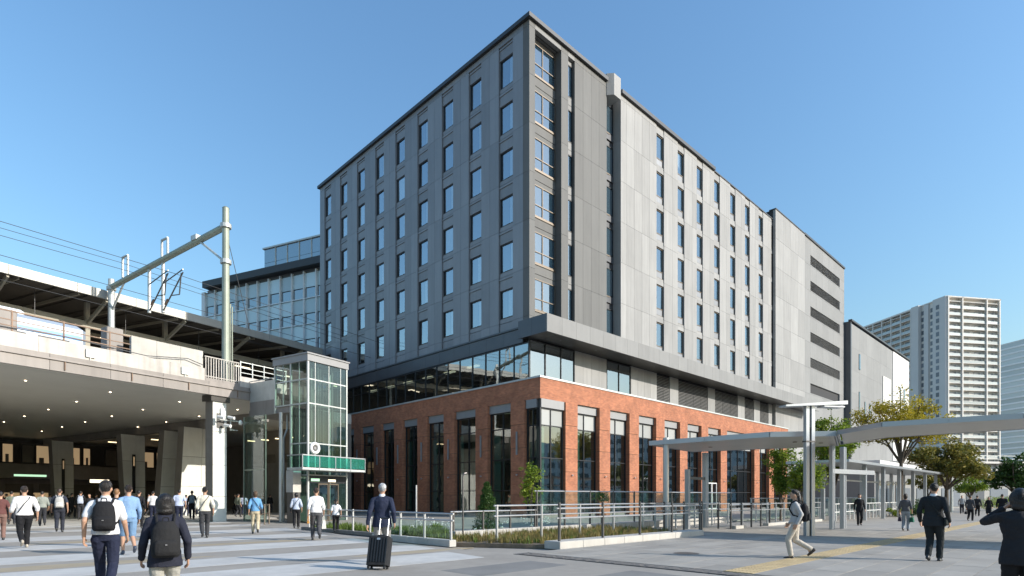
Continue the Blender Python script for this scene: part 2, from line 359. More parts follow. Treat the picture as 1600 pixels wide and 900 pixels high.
# --- left (shaded) face
lw = put('side_wall', MB().box(.30,.62,BOT,.52,31.0,TOP-.25), 'panel_seam', hotel)
SW_ = 1.45
cols = [2.35+3.362*i for i in range(9)]
edges = []
a = .6
for s in cols:
    edges.append((a, s-SW_/2)); a = s+SW_/2
edges.append((a, 31.0))
for (e0, e1) in edges:
    n = 2 if e1-e0 > 1.5 else 1
    for q in range(n):
        y0 = e0+(e1-e0)*q/n; y1 = e0+(e1-e0)*(q+1)/n
        for k in range(6): pbox('wall_panel', lw, 'panel_side', 0, y0+.008, TZ[k+1]+.008, .3, y1-.008, TZ[k]-.008)
        pbox('wall_panel', lw, 'panel_side', 0, y0+.008, BOT, .3, y1-.008, TZ[6]-.008)
for q in range(10):
    y0 = .6+30.4*q/10; pbox('parapet_panel', lw, 'panel_side', .0, y0+.008, TZ[0]+.008, .3, y0+3.04-.008, TOP-.02)
wf = MB()
WW, WH = SW_-.06, 2.0
for x0,y0,x1,y1 in ((0,0,.07,WH),(WW-.07,0,WW,WH),(.07,0,WW-.07,.06),(.07,WH-.06,WW-.07,WH)): wf.box(0,x0,y0,.12,x1,y1)
wf = wf.mesh('window', 'frame_dark')
wp = MB().box(.05,.071,.061,.075,WW-.071,WH-.061).mesh('pane', 'glass_sky')
wc = MB().box(.1,.08,.07,.115,.5,WH-.07).mesh('curtain', 'curtain_white')
wsill = MB().box(-.03,-.02,-.07,.14,WW+.02,-.005).mesh('sill', 'frame_bronze')
for s in cols:
    y0 = s-SW_/2
    for k in range(6):
        z = TZ[k]
        pbox('spandrel_panel', lw, 'panel_side', .1, y0+.01, z-.93, .29, y0+SW_-.01, z-.22)
        pbox('spandrel_panel', lw, 'panel_side', .1, y0+.01, z-3.33+.02, .29, y0+SW_-.01, z-3.02)
        pbox('ledge', lw, 'panel_side', .05, y0+.01, z-.20, .28, y0+SW_-.01, z-.10)
        pbox('ledge', lw, 'panel_side', .1, y0+.01, z-.098, .29, y0+SW_-.01, z-.002)
        o = obj('window', wf, hotel, (.17,y0+.03,z-2.96))
        obj('pane', wp, o, rot=(0,R(random.gauss(0,.25)),R(random.gauss(0,.25)))); obj('sill', wsill, o); c = obj('curtain', wc, o); c.scale.y = random.choice((.5,.8,1.0,1.0,1.3,2.6))
    pbox('spandrel_panel', lw, 'panel_side', .1, y0+.01, BOT, .29, y0+SW_-.01, TZ[6]-.02)
# --- right (sunlit) face
rw = put('front_wall', MB().box(10.9,.32,BOT,41.5,.84,TOP-.25), 'panel_seam', hotel)
def rpan(x0, x1, z0, z1, y0=0, y1=.3, m='panel', name='wall_panel', par=None): return pbox(name, par or rw, m, x0+.008, y0, z0+.008, x1-.008, y1, z1-.008)
ZR = [TOP-.02]+TZ[1:]+[BOT]
ZR = [TOP-.02, TZ[0]]+TZ[1:]+[BOT]
for k in range(len(ZR)-1):
    z1, z0 = ZR[k], ZR[k+1]
    rpan(0,.58,z0,z1,0,.6,'panel_corner_dim'); rpan(3.35,4.14,z0,z1,0,.8,'panel_corner_dim')
    if k == 0: rpan(.58,3.35,z0,z1-.0,.0,.3,'panel_mid'); rpan(4.14,4.88,z0,z1,0,.3,'panel_mid')
    for q in range(4): rpan(4.88+.9925*q,4.88+.9925*(q+1),z0,z1,0,.8 if q in (0,3) else .3,'panel_corner_dim')
    rpan(10.76,11.6,z0,z1,0,.8)
    for q in range(4): rpan(11.6+1.14*q,11.6+1.14*(q+1),z0,z1)
put('bay_back', MB().box(.59,.78,BOT,8.8,.84,TOP-.3), 'panel_seam', hotel)
put('slot_back', MB().box(8.84,.84,BOT,10.77,.845+.2,TOP-.3), 'panel_dark', hotel)
# corner glazed bay
def glazed(parent, name, x0, x1, z0, z1, y, nv, zs, fm, gm, t=.07, depth=.12, mull=None):
    """a window part: frame bars with mullions and transoms, each pane a child; the plane faces -y"""
    fr = MB(); xs = mull or [x0+(x1-x0)*i/nv for i in range(nv+1)]; zz = [z0]+list(zs)+[z1]
    for i, x in enumerate(xs):
        a = t if 0 < i < len(xs)-1 else t*1.0; xa = min(max(x-a/2, x0), x1-a); fr.box(xa, y, z0, xa+a, y+depth, z1)
    for z in zz:
        za = min(max(z-t/2, z0), z1-t)
        for i in range(len(xs)-1): fr.box(min(max(xs[i]-t/2,x0),x1-t)+t, y+.005, za, min(max(xs[i+1]-t/2,x0),x1-t), y+depth-.005, za+t)
    o = put(name, fr, fm, parent)
    for i in range(len(xs)-1):
        for j in range(len(zz)-1):
            pm = gm(i,j) if callable(gm) else gm
            if pm: p = pbox('pane', o, pm, xs[i]+t*.4, y+depth*.45, zz[j]+t*.4, xs[i+1]-t*.4, y+depth*.45+.02, zz[j+1]-t*.4); p.rotation_euler = (R(random.gauss(0,.12)),0,R(random.gauss(0,.12)))
    return o
for k in range(6):
    z = TZ[k]
    glazed(hotel, 'window', .6, 3.33, z-2.55, z-.35, .55, 2, [z-1.75], 'frame_bronze', 'glass_front', t=.055)
    pbox('spandrel_panel', rw, 'panel_corner_dim', .6, .58, z-3.33+.02, 3.33, .77, z-2.57)
    pbox('spandrel_panel', rw, 'panel_corner_dim', .6, .6, z-.33, 3.33, .77, z-.01)
    pbox('ledge', rw, 'frame_bronze', .6, .52, z-2.68, 3.33, .77, z-2.58)
    glazed(hotel, 'window', 4.16, 4.86, z-2.75, z-.35, .22, 1, [], 'frame_dark', 'glass_front')
    pbox('spandrel_panel', rw, 'panel_mid', 4.16, .24, z-3.33+.58, 4.86, .76, z-3.33+.02); pbox('spandrel_panel', rw, 'panel_mid', 4.16, .24, z-.33, 4.86, .76, z-.01)
    glazed(hotel, 'window', 8.87, 10.74, z-2.75, z-.45, .74, 1, [], 'frame_dark', 'glass_far')
    pbox('spandrel_panel', rw, 'panel_dark', 8.87, .72, z-3.33+.05, 10.74, .83, z-2.78); pbox('ledge', rw, 'frame_bronze', 8.87, .68, z-2.84, 10.2, .83, z-2.76)
# regular window columns of the right face
rcols = [16.8+3.575*i for i in range(8)]
RWW, RH = 1.2, 2.7
wf2 = MB()
for x0,z0,x1,z1 in ((0,0,.06,RH),(RWW-.06,0,RWW,RH),(.06,0,RWW-.06,.06),(.06,RH-.06,RWW-.06,RH),(.06,.6,RWW-.06,.67)): wf2.box(x0,0,z0,x1,.12,z1)
wf2 = wf2.mesh('window', 'frame_bronze')
wp2 = MB().box(.06,.05,.67,RWW-.06,.075,RH-.06).mesh('pane', 'glass_front'); wl2 = MB().box(.06,.03,.06,RWW-.06,.08,.6).mesh('infill_panel', 'panel_side')
wc2 = MB().box(.07,.09,.68,.45,.105,RH-.07).mesh('curtain', 'curtain_white')
e = 16.16
for i, s in enumerate(rcols):
    x0 = s-RWW/2
    if x0 > e+.05:
        for k in range(len(ZR)-1):
            if i > 0:
                mid = e+(x0-e)*.62; rpan(e,mid,ZR[k+1],ZR[k]); rpan(mid,x0,ZR[k+1],ZR[k],.0,.3)
            else: rpan(e,x0,ZR[k+1],ZR[k])
    for k in range(6):
        z = TZ[k]; o = obj('window', wf2, hotel, (x0,.13,z-.35-RH)); obj('pane', wp2, o, rot=(R(random.gauss(0,.2)),0,R(random.gauss(0,.2)))); obj('infill_panel', wl2, o); c = obj('curtain', wc2, o); c.scale.x = random.choice((.6,1,1,1.5,2.2))
        rpan(x0,x0+RWW,z-.34,z,.04,.3,'panel','head_panel'); rpan(x0,x0+RWW,z-3.33,z-.36-RH,.06,.3,'panel','sill_panel')
    rpan(x0,x0+RWW,TZ[0],TOP-.02,.06,.3); rpan(x0,x0+RWW,BOT,TZ[6],.06,.3); e = x0+RWW
# parapet caps and the box that hangs in the slot
put('parapet_cap', MB().prism([(-.22,-.22),(8.8,-.22),(8.8,.5),(.5,.5),(.5,31.2),(-.22,31.2)], TOP, TOP+.28), 'cap_dark', hotel)
put('parapet_cap', MB().box(10.7,-.22,TOP,26.8,.5,TOP+.3), 'cap_dark', hotel)
put('parapet_cap', MB().box(26.82,-.06,TOP,41.5,.5,TOP+.12), 'cap_dark', hotel)
put('roof_slab', MB().box(.5,.5,TOP-.28,41.4,31,TOP-.02), 'panel_mid', hotel)
put('vent_box', MB().prism([(8.78,-.05),(9.15,-.5),(10.05,-.5),(10.05,.7),(8.78,.7)], 33.3, 35.0), 'panel', hotel)
# --- canopy belt between tower and podium
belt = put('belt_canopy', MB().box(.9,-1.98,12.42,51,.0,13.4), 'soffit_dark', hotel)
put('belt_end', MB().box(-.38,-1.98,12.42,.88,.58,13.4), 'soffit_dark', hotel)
x = -.5
while x < 50.9:
    x1 = min(x+1.52, 51); pbox('fascia_panel', belt, 'panel_mid', x+.006, -2.1, 12.36, x1-.006, -1.985, 13.55); x = x1
for q in range(2): pbox('fascia_panel', belt, 'panel_dark', -.5, -1.98+1.29*q, 12.36, -.385, -1.98+1.29*(q+1)-.012, 13.55)
put('belt_top', MB().box(-.4,-1.99,13.42,51,-.01,13.5), 'panel_mid', hotel)
for q in range(11): put('downlight', MB().tube((2+4*q,-1.1,12.41),(2+4*q,-1.1,12.43),.07,n=12), 'lintel', belt)
lb = put('side_band', MB().box(.05,.6,12.2,.5,27,13.3), 'panel_seam', hotel)
for q in range(14): pbox('band_panel', lb, 'panel_dark', -.02, .62+1.9*q, 12.22, .045, .62+1.9*(q+1)-.015, 13.2)
put('band_ledge', MB().box(-.1,.6,13.22,.3,27,13.33), 'panel_dark', hotel)
# --- glazed strip above the brick
gs = glazed(hotel, 'strip_window', 0, 4.88, 9.62, 12.34, -.0, 3, [], 'frame_dark', 'glass_band', mull=[0,1.67,3.35,4.88])
side = put('strip_window', MB(), 'frame_dark', hotel)
fr = MB(); yy = [.02+1.5*i for i in range(18)]
for i, y in enumerate(yy):
    fr.box(.02,y,9.64,.14,y+.07,12.18)
    if i < 17:
        fr.box(.025,y+.07,9.64,.135,y+1.5,9.7); fr.box(.025,y+.07,12.1,.135,y+1.5,12.18)
        p = pbox('pane', side, 'glass_band', .07, y+.06, 9.69, .09, y+1.51, 12.11); p.rotation_euler = (0,R(random.gauss(0,.15)),R(random.gauss(0,.15)))
        if i > 5: fr.box(.03,y+.07,11.35,.13,y+1.5,11.4)
side.data = fr.mesh('strip_window', 'frame_dark')
up = put('upper_wall', MB().box(4.9,.12,9.62,43,.5,12.4), 'panel_seam', hotel)
def seg(x0, x1):
    n = max(1, round((x1-x0)/1.05))
    for i in range(n): rpan(x0+(x1-x0)*i/n, x0+(x1-x0)*(i+1)/n, 9.64, 12.4, 0, .115, 'panel', 'wall_panel', up)
def louvers(x0, x1, z0, z1, y, par, n, nv):
    fr = MB(); fr.box(x0,y,z0,x1,y+.02,z1); o = put('louver_grille', fr, 'panel_seam', par)
    for v in range(nv):
        a = x0+(x1-x0)*v/nv+.03; b = x0+(x1-x0)*(v+1)/nv-.03
        sl = MB()
        for i in range(n):
            z = z0+.04+(z1-z0-.08)*(i+.2)/n; sl.add([(a,y-.09,z),(b,y-.09,z),(b,y-.005,z+.07),(a,y-.005,z+.07),(a,y-.09,z+.02),(b,y-.09,z+.02),(b,y-.005,z+.09),(a,y-.005,z+.09)],[(0,1,2,3),(7,6,5,4),(1,0,4,5),(2,1,5,6),(3,2,6,7),(0,3,7,4)])
        put('louver_blade_set', sl, 'louver', o)
    return o
seg(4.9,8.85); glazed(hotel, 'window', 8.87, 12.2, 9.7, 12.3, .0, 2, [11.7], 'frame_dark', 'glass_band'); seg(12.22,16.2)
louvers(16.2,18.4,9.75,12.3,.1,hotel,18,2); seg(18.4,19.9); louvers(19.9,25.6,9.75,12.3,.1,hotel,18,4); seg(25.6,27.1)
louvers(27.1,32.3,9.75,12.3,.1,hotel,18,3); seg(32.3,34); louvers(34,36.4,9.75,12.3,.1,hotel,18,2); seg(36.4,38); louvers(38,40.4,9.75,12.3,.1,hotel,18,2); seg(40.4,43)
# --- brick podium
BX, BY = -.25, -1.25
bb = MB(); bb.prism([(BX,BY),(43,BY),(43,-.2),(.6,-.2),(.6,27),(BX,27)], 8.1, 9.5)
band = put('brick_band', bb, 'brick', hotel)
put('coping', MB().prism([(BX-.06,BY-.06),(43,BY-.06),(43,.0),(-.0,.0),(-.0,27),(BX-.06,27)], 9.5, 9.62), 'galv', hotel)
JZ = [0, 1.62, 3.24, 4.86, 6.48, 8.1]
def pillar(x0, x1, front):
    """front=True: on the sunlit face (x along it); else on the side face (y along it)"""
    if front: core = MB().box(x0+.02,BY-.05,0,x1-.02,BY+.68,8.09)
    else: core = MB().box(BX-.05,x0+.02,0,BX+.68,x1-.02,8.09)
    p = put('brick_pillar', core, 'mortar', hotel)
    for k in range(5):
        z0, z1 = JZ[k]+.014, JZ[k+1]-.014
        e = -.09 if k < 4 else -.1
        if front: pbox('pillar_block', p, 'brick', x0, BY+e, z0, x1, BY+.66, z1)
        else: pbox('pillar_block', p, 'brick', BX+e, x0, z0, BX+.66, x1, z1)
    if front: put('wall_light', MB().tube(((x0+x1)/2-.06,BY-.17,3.0),((x0+x1)/2+.06,BY-.17,3.0),.05,n=8), 'steel', p)
    else:
        put('light_tube', MB().box(BX-.22,(x0+x1)/2-.05,4.4,BX-.125,(x0+x1)/2+.05,6.0), 'lintel', p)
        put('wall_light', MB().tube((BX-.17,(x0+x1)/2-.06,3.0),(BX-.17,(x0+x1)/2+.06,3.0),.05,n=8), 'steel', p)
rp = [2.22+3.89*k for k in range(11)]; rp = [p for k, p in enumerate(rp) if k != 7]
for x0 in rp: pillar(x0+.04, x0+1.35, True)
lp = [.08,3.85,7.71,11.3,14.8,18.2,21.8,25.2]
for y0 in lp: pillar(y0+.06, y0+1.4, False)
def shop_bay(x0, x1, y, front):
    """lintel, blind and three rows of panes between two pillars"""
    par = thing_none('window_bay', hotel)
    xs = [x0, x0+(x1-x0)*.45, x1] if x1-x0 < 4 else [x0+(x1-x0)*i/4 for i in range(5)]
    zz = [.25, 1.9, 4.1, 6.3, 7.5]; fr = MB(); t = .07
    def B(mb, a0, z0, a1, z1, d0, d1):
        if front: mb.box(a0, y+d0, z0, a1, y+d1, z1)
        else: mb.box(y+d0, a0, z0, y+d1, a1, z1)
    for x in xs: xa = min(max(x-t/2,x0),x1-t); B(fr, xa, .25, xa+t, 7.5, 0, .14)
    for z in zz:
        za = min(z, 7.43)
        for i in range(len(xs)-1): B(fr, min(max(xs[i]-t/2,x0),x1-t)+t, za, min(max(xs[i+1]-t/2,x0),x1-t), za+t, .01, .13)
    par.data = fr.mesh('window_bay', 'frame_dark')
    l = MB(); B(l, x0, 7.52, x1, 8.1, -.1, .12); put('lintel_panel', l, 'lintel', par)
    k = MB(); B(k, x0, 0, x1, .25, -.02, .16); put('kerb', k, 'concrete_dark', par)
    for i in range(len(xs)-1):
        for j in range(4):
            q = MB(); B(q, xs[i]+.03, zz[j]+.05, xs[i+1]-.03, zz[j+1]+.02, .06, .08)
            put('pane', q, 'blind' if (j == 3 and front) else 'glass_shop', par)
    if random.random() < .85:
        cw = random.uniform(.4,.85); q = MB(); a = xs[0]+.1 if front else xs[-1]-.1-cw; B(q, a, .4, a+cw, 6.2, .2, .24); put('curtain', q, 'curtain', par)
def thing_none(name, parent): return obj(name, bpy.data.meshes.new(name), parent)
for i in range(len(rp)-1): shop_bay(rp[i]+1.36, rp[i+1]+.03, BY+.26, True)
for i in range(len(lp)-1): shop_bay(lp[i]+1.41, lp[i+1]+.05, BX+.2, False)
# glazed corner bay
shop_bay(BX+.12, rp[0], BY+.1, True); shop_bay(BY+.34, lp[0], BX+.1, False)
put('corner_post', MB().box(BX+.06,BY+.06,0,BX+.2,BY+.2,8.1), 'frame_dark', hotel)
# rooms behind the glass: floors, ceilings, back walls, light fittings
put('interior_wall', MB().box(7,7,.2,7.2,27,9.4).box(7,7,.2,43,7.2,9.4).box(42.8,-.1,.2,43,7,9.4).box(.6,26.6,.2,7,26.8,9.4), 'interior', hotel)
put('interior_floor', MB().prism([(.3,-.6),(42.7,-.6),(42.7,6.9),(6.9,6.9),(6.9,26.5),(.3,26.5)], .05, .22), 'interior_floor', hotel)
put('interior_ceiling', MB().prism([(.55,-.15),(42.7,-.15),(42.7,6.9),(6.9,6.9),(6.9,26.5),(.55,26.5)], 8.0, 8.08), 'interior', hotel)
put('interior_slab', MB().prism([(.55,.6),(42.7,.6),(42.7,6.9),(6.9,6.9),(6.9,26.5),(.6,26.5)], 9.45, 9.6), 'interior_floor', hotel)
put('interior_ceiling', MB().prism([(.55,.6),(42.7,.6),(42.7,6.9),(6.9,6.9),(6.9,26.5),(.55,26.5)], 12.22, 12.3), 'white_paint', hotel)
put('interior_wall', MB().box(7,7,9.6,7.2,27,12.2).box(7,7,9.6,43,7.2,12.2).box(.6,26.6,9.6,7,26.8,12.2), 'interior', hotel)
for i in range(6):
    put('ceiling_lamp', MB().box(2.2,8+3.1*i,12.12,2.5,9.3+3.1*i,12.2), 'lamp_white', hotel)
    put('ceiling_lamp', MB().box(2.2,4+3.4*i,7.9,2.4,5.0+3.4*i,7.98), 'lamp_white', hotel)
for i in range(9):
    put('pendant_lamp', MB().ell((3+3.7*i,2.6,3.1),(.16,.16,.2)).tube((3+3.7*i,2.6,3.2),(3+3.7*i,2.6,7.98),.01,n=5), 'shop_light', hotel)
    pbox('interior_column', hotel, 'curtain', 4.4, 1.2+3.4*i*.7, .25, 4.9, 1.7+3.4*i*.7, 7.95)
# entrance doors under the sunlit arcade
ex = rp[5]+1.39
for d in (0, 1):
    dd = MB(); a = ex+.3+1.0*d
    for q in ((a,.25,a+.07,2.85),(a+.9,.25,a+.97,2.85),(a+.07,.25,a+.9,.4),(a+.07,2.75,a+.9,2.85)): dd.box(q[0],BY+.19,q[1],q[2],BY+.27,q[3])
    o = put('door', dd, 'frame_white', hotel); put('handle', MB().tube((a+.8-.7*d,BY+.15,1.0),(a+.8-.7*d,BY+.15,1.5),.015,n=6), 'steel', o)
# --- projecting bay and louvred block further along the street
ann = thing('annex_block', 'grey panelled block with rows of dark louvres adjoining the hotel', 'building', PW(41.6,0), AP)
aw = put('front_wall', MB().box(.02,-.05,0,26,30,35.5), 'panel_seam', ann)
zl = [35.5-3.4*k for k in range(11)]
for k in range(10):
    for q in range(4): pbox('wall_panel', aw, 'panel', .0+2.37*q, -.35, zl[k+1]+.01, 2.37*(q+1)-.014, -.05, zl[k]-.01)
    x0 = 9.5
    for q in range(7):
        x1 = x0+2.36
        if k < 5 and 0 < q < 6 and False: pass
        hole = (11.6, 23.9)
        zt, zb = zl[k], zl[k+1]
        if zt > 18 and 0 < q:
            for (a, b) in ((zb+.01, zt-3.25),(zt-1.95, zt-.01)):
                if b-a > .05: pbox('wall_panel', aw, 'panel_mid', x0, -.25, a, x1-.014, -.05, b)
            if q == 6: pbox('wall_panel', aw, 'panel_mid', 23.9, -.25, zt-3.25+.01, x1-.014, -.05, zt-1.96)
        else: pbox('wall_panel', aw, 'panel_mid', x0, -.25, zb+.01, x1-.014, -.05, zt-.01)
        x0 = x1
for k in range(5): louvers(11.9, 23.8, zl[k]-3.24, zl[k]-1.98, -.1, ann, 9, 5)
put('parapet_cap', MB().box(-.05,-.42,35.5,9.5,.4,35.62), 'cap_dark', ann); put('parapet_cap', MB().box(9.5,-.4,35.5,26.05,.4,35.75), 'cap_dark', ann)
b3 = thing('pale_block', 'lower block with dark end wall and pale sunlit front beyond the louvres', 'building', PW(67.7,-1.1), AP)
put('end_wall', MB().box(0,0,0,.4,25,27.6), 'panel_dark', b3)  # unlit end of the block, its shade put into the dark colour
w3 = put('front_wall', MB().box(.4,.1,0,36,25,27.3), 'panel_seam', b3)
for k in range(8):
    for q in range(9):
        m = 'panel_white' if q > 5 else 'panel_mid'
        pbox('wall_panel', w3, m, .42+3.95*q, -.1 if q > 5 else 0, 27.3-3.4*(k+1)+.012, .42+3.95*(q+1)-.015, .1, 27.3-3.4*k)
for (xa, z0, z1, w_) in ((28.8,16,21.5,.7),(31.6,15.2,21.5,.8),(4,21,23.4,.7),(4,14.4,17.6,.5),(7,14.4,16.4,.5),(9.5,14.4,16.4,.5),(4.2,9,12,.5)):
    o = put('window', MB().box(xa,-.16,z0,xa+w_,-.11,z1) if xa > 25 else MB().box(xa,-.06,z0,xa+w_,-.01,z1), 'frame_dark', b3); put('pane', MB().box(xa+.06,-.18 if xa > 25 else -.08,z0+.06,xa+w_-.06,-.165 if xa > 25 else -.065,z1-.06), 'glass_far', o)
pbox('light_panel', b3, 'panel_white', 17.5, -.12, 12.2, 22.6, -.01, 22)
put('parapet_cap', MB().box(-.1,-.2,27.6,36.1,.3,27.85), 'cap_dark', b3)

# ================================================================== STATION
st = thing('station', 'elevated railway station with a white parapet deck over a dark concourse', 'station', SW(0,0), AS)
DZ = 7.6
deck = put('deck_slab', MB().prism([(-45,.02),(3.6,.02),(4.7,1.2),(4.7,4),(14,4),(14,18),(22,18),(22,48),(-45,48)], DZ, 8.4), 'soffit', st)
def edge_panels(name, m, t0, t1, step, z0, z1, b0, b1):
    t = t0
    while t < t1-.05: e = min(t+step, t1); pbox(name, deck, m, t+.008, b0, z0, e-.008, b1, z1); t = e
edge_panels('fascia_panel', 'fascia', -45, 3.6, 2.6, 7.52, 8.3, -.12, .015)
edge_panels('parapet_panel', 'parapet_white', -45, -1.0, 3.0, 8.31, 9.02, -.05, .12)
edge_panels('parapet_panel', 'parapet_white', 1.2, 4.6, 1.7, 8.31, 8.95, -.05, .12)
edge_panels('parapet_panel', 'fascia', -1.0, 1.2, 1.1, 8.31, 8.5, -.05, .12)
put('fascia_corner', MB().prism([(3.62,-.12),(4.9,1.15),(4.9,4),(4.72,4),(4.72,1.25),(3.6,.015)], 6.9, 8.3), 'fascia', deck)
edge_panels('block_wall', 'concrete', -4.9, -1.0, 1.3, 9.03, 10.05, .15, .35)
# deck railings: posts and three rails, then a picket fence by the mast
rl = put('railing', MB().bar((-45,.05,9.95),(-5,.05,9.95),.05).bar((-45,.05,9.55),(-5,.05,9.55),.04).bar((-45,.05,9.28),(-5,.05,9.28),.04), 'rust', deck)
for k in range(20): pbox('rail_post', rl, 'rust', -44+2*k, .02, 9.02, -43.94+2*k, .08, 10.0)
fn = put('picket_fence', MB().bar((-1.0,.0,9.75),(1.2,.0,9.75),.06).bar((-1.0,.0,8.6),(1.2,.0,8.6),.05), 'parapet_white', deck)
pk = MB().box(-.025,-.02,0,.025,.02,1.2).mesh('picket', 'parapet_white')
for k in range(14): obj('picket', pk, fn, (-.93+.16*k,0,8.5))
r2 = put('railing', MB().bar((1.25,.0,9.85),(4.6,.0,9.85),.05).bar((1.25,.0,9.5),(4.6,.0,9.5),.04).bar((1.25,.0,9.2),(4.6,.0,9.2),.04), 'galv', deck)
for k in range(5): pbox('rail_post', r2, 'galv', 1.25+.82*k, -.03, 8.96, 1.3+.82*k, .03, 9.9)
cab = put('cable_trough', MB().box(-45,-.2,8.02,3.4,-.125,8.1), 'fascia', deck)
for k in range(9): put('junction_box', MB().bevbox(-40+4.7*k,-.14,8.45,-39.6+4.7*k,-.055,8.85,.01).tube((-39.8+4.7*k,-.09,8.1),(-39.8+4.7*k,-.09,8.45),.02), 'galv', deck)
for k in range(16): put('drain_stub', MB().tube((-44+3*k,-.16,7.6),(-44+3*k,-.16,8.0),.03), 'rust', deck)
for k in range(5): put('signal_box', MB().bevbox(-24+4.6*k,1.2,8.41,-23.2+4.6*k,1.9,10.3+.25*(k % 3),.03), 'fascia', deck)
put('conduit', MB().path([(-30,-.02,9.1),(-12,-.02,9.12),(-8,-.02,9.25),(-4.2,-.02,9.1),(-2,-.02,9.4),(-1.1,-.02,9.2)], .025), 'wire', deck)
# main front column with a cap
col = put('column', MB().box(-.45,.1,0,.42,.8,7.2), 'concrete_panel', st)
put('column_cap', MB().box(-.6,-.02,7.2,.58,.95,7.58), 'soffit_dark', col)
put('column_skin', MB().box(-.47,.08,.02,-.44,.82,7.19), 'concrete_dark', col)  # dark sheet on the column's unlit return: shade painted as colour
for k, z in enumerate((1.5,3.4,5.4)): pbox('joint_strip', col, 'concrete_dark', -.452, .085, z, .422, .098, z+.02)
put('rain_pipe', MB().tube((.5,.3,0),(.5,.3,7.2),.05), 'galv', col)
put('rain_pipe', MB().tube((-.0,.0,0),(-.0,.0,.01),.01), 'galv', col)
# beam across the hall and its slanted concrete piers
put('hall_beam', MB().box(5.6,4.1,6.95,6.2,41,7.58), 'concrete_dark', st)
for (b, t0, t1, lean) in ((12,4.4,7.3,-.45),(16,5.0,6.9,-.5),(22,4.45,6.4,.35),(34,3.8,5.6,.3)):
    v = []
    for z, k in ((0,1),(6.93,0)): v += [(t0+lean*k,b-.1*k,z),(t1,b-.1*k,z),(t1,b+.8,z),(t0+lean*k,b+.8,z)]
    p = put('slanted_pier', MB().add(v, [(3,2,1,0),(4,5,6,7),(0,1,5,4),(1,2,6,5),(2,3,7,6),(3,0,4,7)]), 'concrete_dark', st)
    nz = 3; nt_ = 2 if t1-t0 > 2.5 else 1
    for a in range(nz):
        za, zb = 6.93*a/nz+.015, 6.93*(a+1)/nz-.015
        for c in range(nt_):
            def X(z, f): k = 1-z/6.93; l = t0+lean*k; return l+(t1-l)*f
            f0, f1 = c/nt_, (c+1)/nt_; ya, yb = b-.1*(1-za/6.93), b-.1*(1-zb/6.93)
            put('facing_panel', MB().add([(X(za,f0)+.012,ya-.05,za),(X(za,f1)-.012,ya-.05,za),(X(za,f1)-.012,ya-.003,za),(X(za,f0)+.012,ya-.003,za),(X(zb,f0)+.012,yb-.05,zb),(X(zb,f1)-.012,yb-.05,zb),(X(zb,f1)-.012,yb-.003,zb),(X(zb,f0)+.012,yb-.003,zb)],[(3,2,1,0),(4,5,6,7),(0,1,5,4),(1,2,6,5),(2,3,7,6),(3,0,4,7)]), 'concrete_panel', p)
    if b > 20: put('light_slot', MB().box((t0+t1)/2-.12,b-.2,1.8,(t0+t1)/2+.12,b-.14,5.2), 'frame_dark', p); put('slot_lamp', MB().box((t0+t1)/2-.05,b-.22,4.2,(t0+t1)/2+.05,b-.205,5.0), 'shop_light', p)
# back of the concourse
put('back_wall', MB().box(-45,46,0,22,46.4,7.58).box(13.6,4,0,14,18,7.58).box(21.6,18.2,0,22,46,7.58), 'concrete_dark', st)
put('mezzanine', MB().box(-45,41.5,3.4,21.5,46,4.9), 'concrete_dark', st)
put('hall_floor', MB().prism([(-45,2.2),(13.5,2.2),(13.5,18),(21.5,18),(21.5,46),(-45,46)],-.02,.012), 'hall_floor', st)
put('platform_screen', MB().box(-45,28.1,8.41,78,28.4,17.3), 'roof_under', st)
for k, t in enumerate((-1.2,.4,2.3,3.9,5.1,7.9,9.4,11.6,13.0,15.4,17.2)):
    wd = (1.1,1.3,.9,1.0,1.4,1.2,.7,1.2,.9,1.5,1.0)[k]
    f = put('lit_window', MB().box(t,41.38,5.0,t+wd,41.48,6.9), 'frame_dark', st); put('pane', MB().box(t+.05,41.34,5.05,t+wd-.05,41.375,6.85), 'shop_light' if k % 4 != 3 else 'interior', f); pbox('display', f, 'interior', t+.25, 41.30, 5.05, t+.25+wd*.3, 41.335, 5.6+.12*(k % 4))
for k in range(5): put('counter_bay', MB().box(1+3.0*k,45.8,.3,3.4+3.0*k,45.98,2.9), 'interior', st)
for (b, z, t0, ln) in ((30,5.2,7,4),(26,5.4,9,3)):
    put('tube_lamp', MB().box(t0,b,z+1.6,t0+ln*.3,b+.12,z+1.68), 'lamp_warm', st)
for i in range(6): put('lit_window', MB().box(13.55,5+2.1*i,4.6,13.58,6.4+2.1*i,5.4), 'interior', st); put('tube_lamp', MB().box(12.2,5.5+2*i,6.6,12.9,5.62+2*i,6.68), 'lamp_warm', st)
dl = MB().tube((0,0,-.02),(0,0,.0),.05,n=14).mesh('downlight', 'lamp_ceiling')
for i in range(6):
    for j in range(6): obj('downlight', dl, deck, (-16+4.0*i+.5*j,4.5+5.6*j,DZ-.002))
tag(put('direction_sign', MB().box(-.0,-.06,0,2.6,.06,.2), 'sign_green', None, SW(2.2,38,3.5), AS), 'long green lit direction sign hanging deep in the concourse', 'sign')
tag(put('blue_screen', MB().box(0,-.06,0,1.3,.06,.9), 'sign_blue', None, SW(6.6,40.4,1.9), AS), 'blue lit screen on the back wall of the concourse', 'screen')
tag(put('departure_board', MB().box(0,-.06,0,1.8,.06,.35), 'lamp_white', None, SW(8.7,38,3.0), AS), 'small white lit board hanging in the concourse beyond the wide pier', 'sign')
for k, t in enumerate((2.2, 4.6)):
    tag(put('ticket_machine', MB().bevbox(0,0,0,1.1,.6,1.9,.03).box(.1,-.03,.8,1.0,-.002,1.7), 'shop_light', None, SW(t,40,0), AS), ('yellow lit ticket machine at the far end of the concourse' if k == 0 else 'yellow lit ticket machine beside its twin, nearer the blue screen'), 'ticket machine', 'ticket machines')
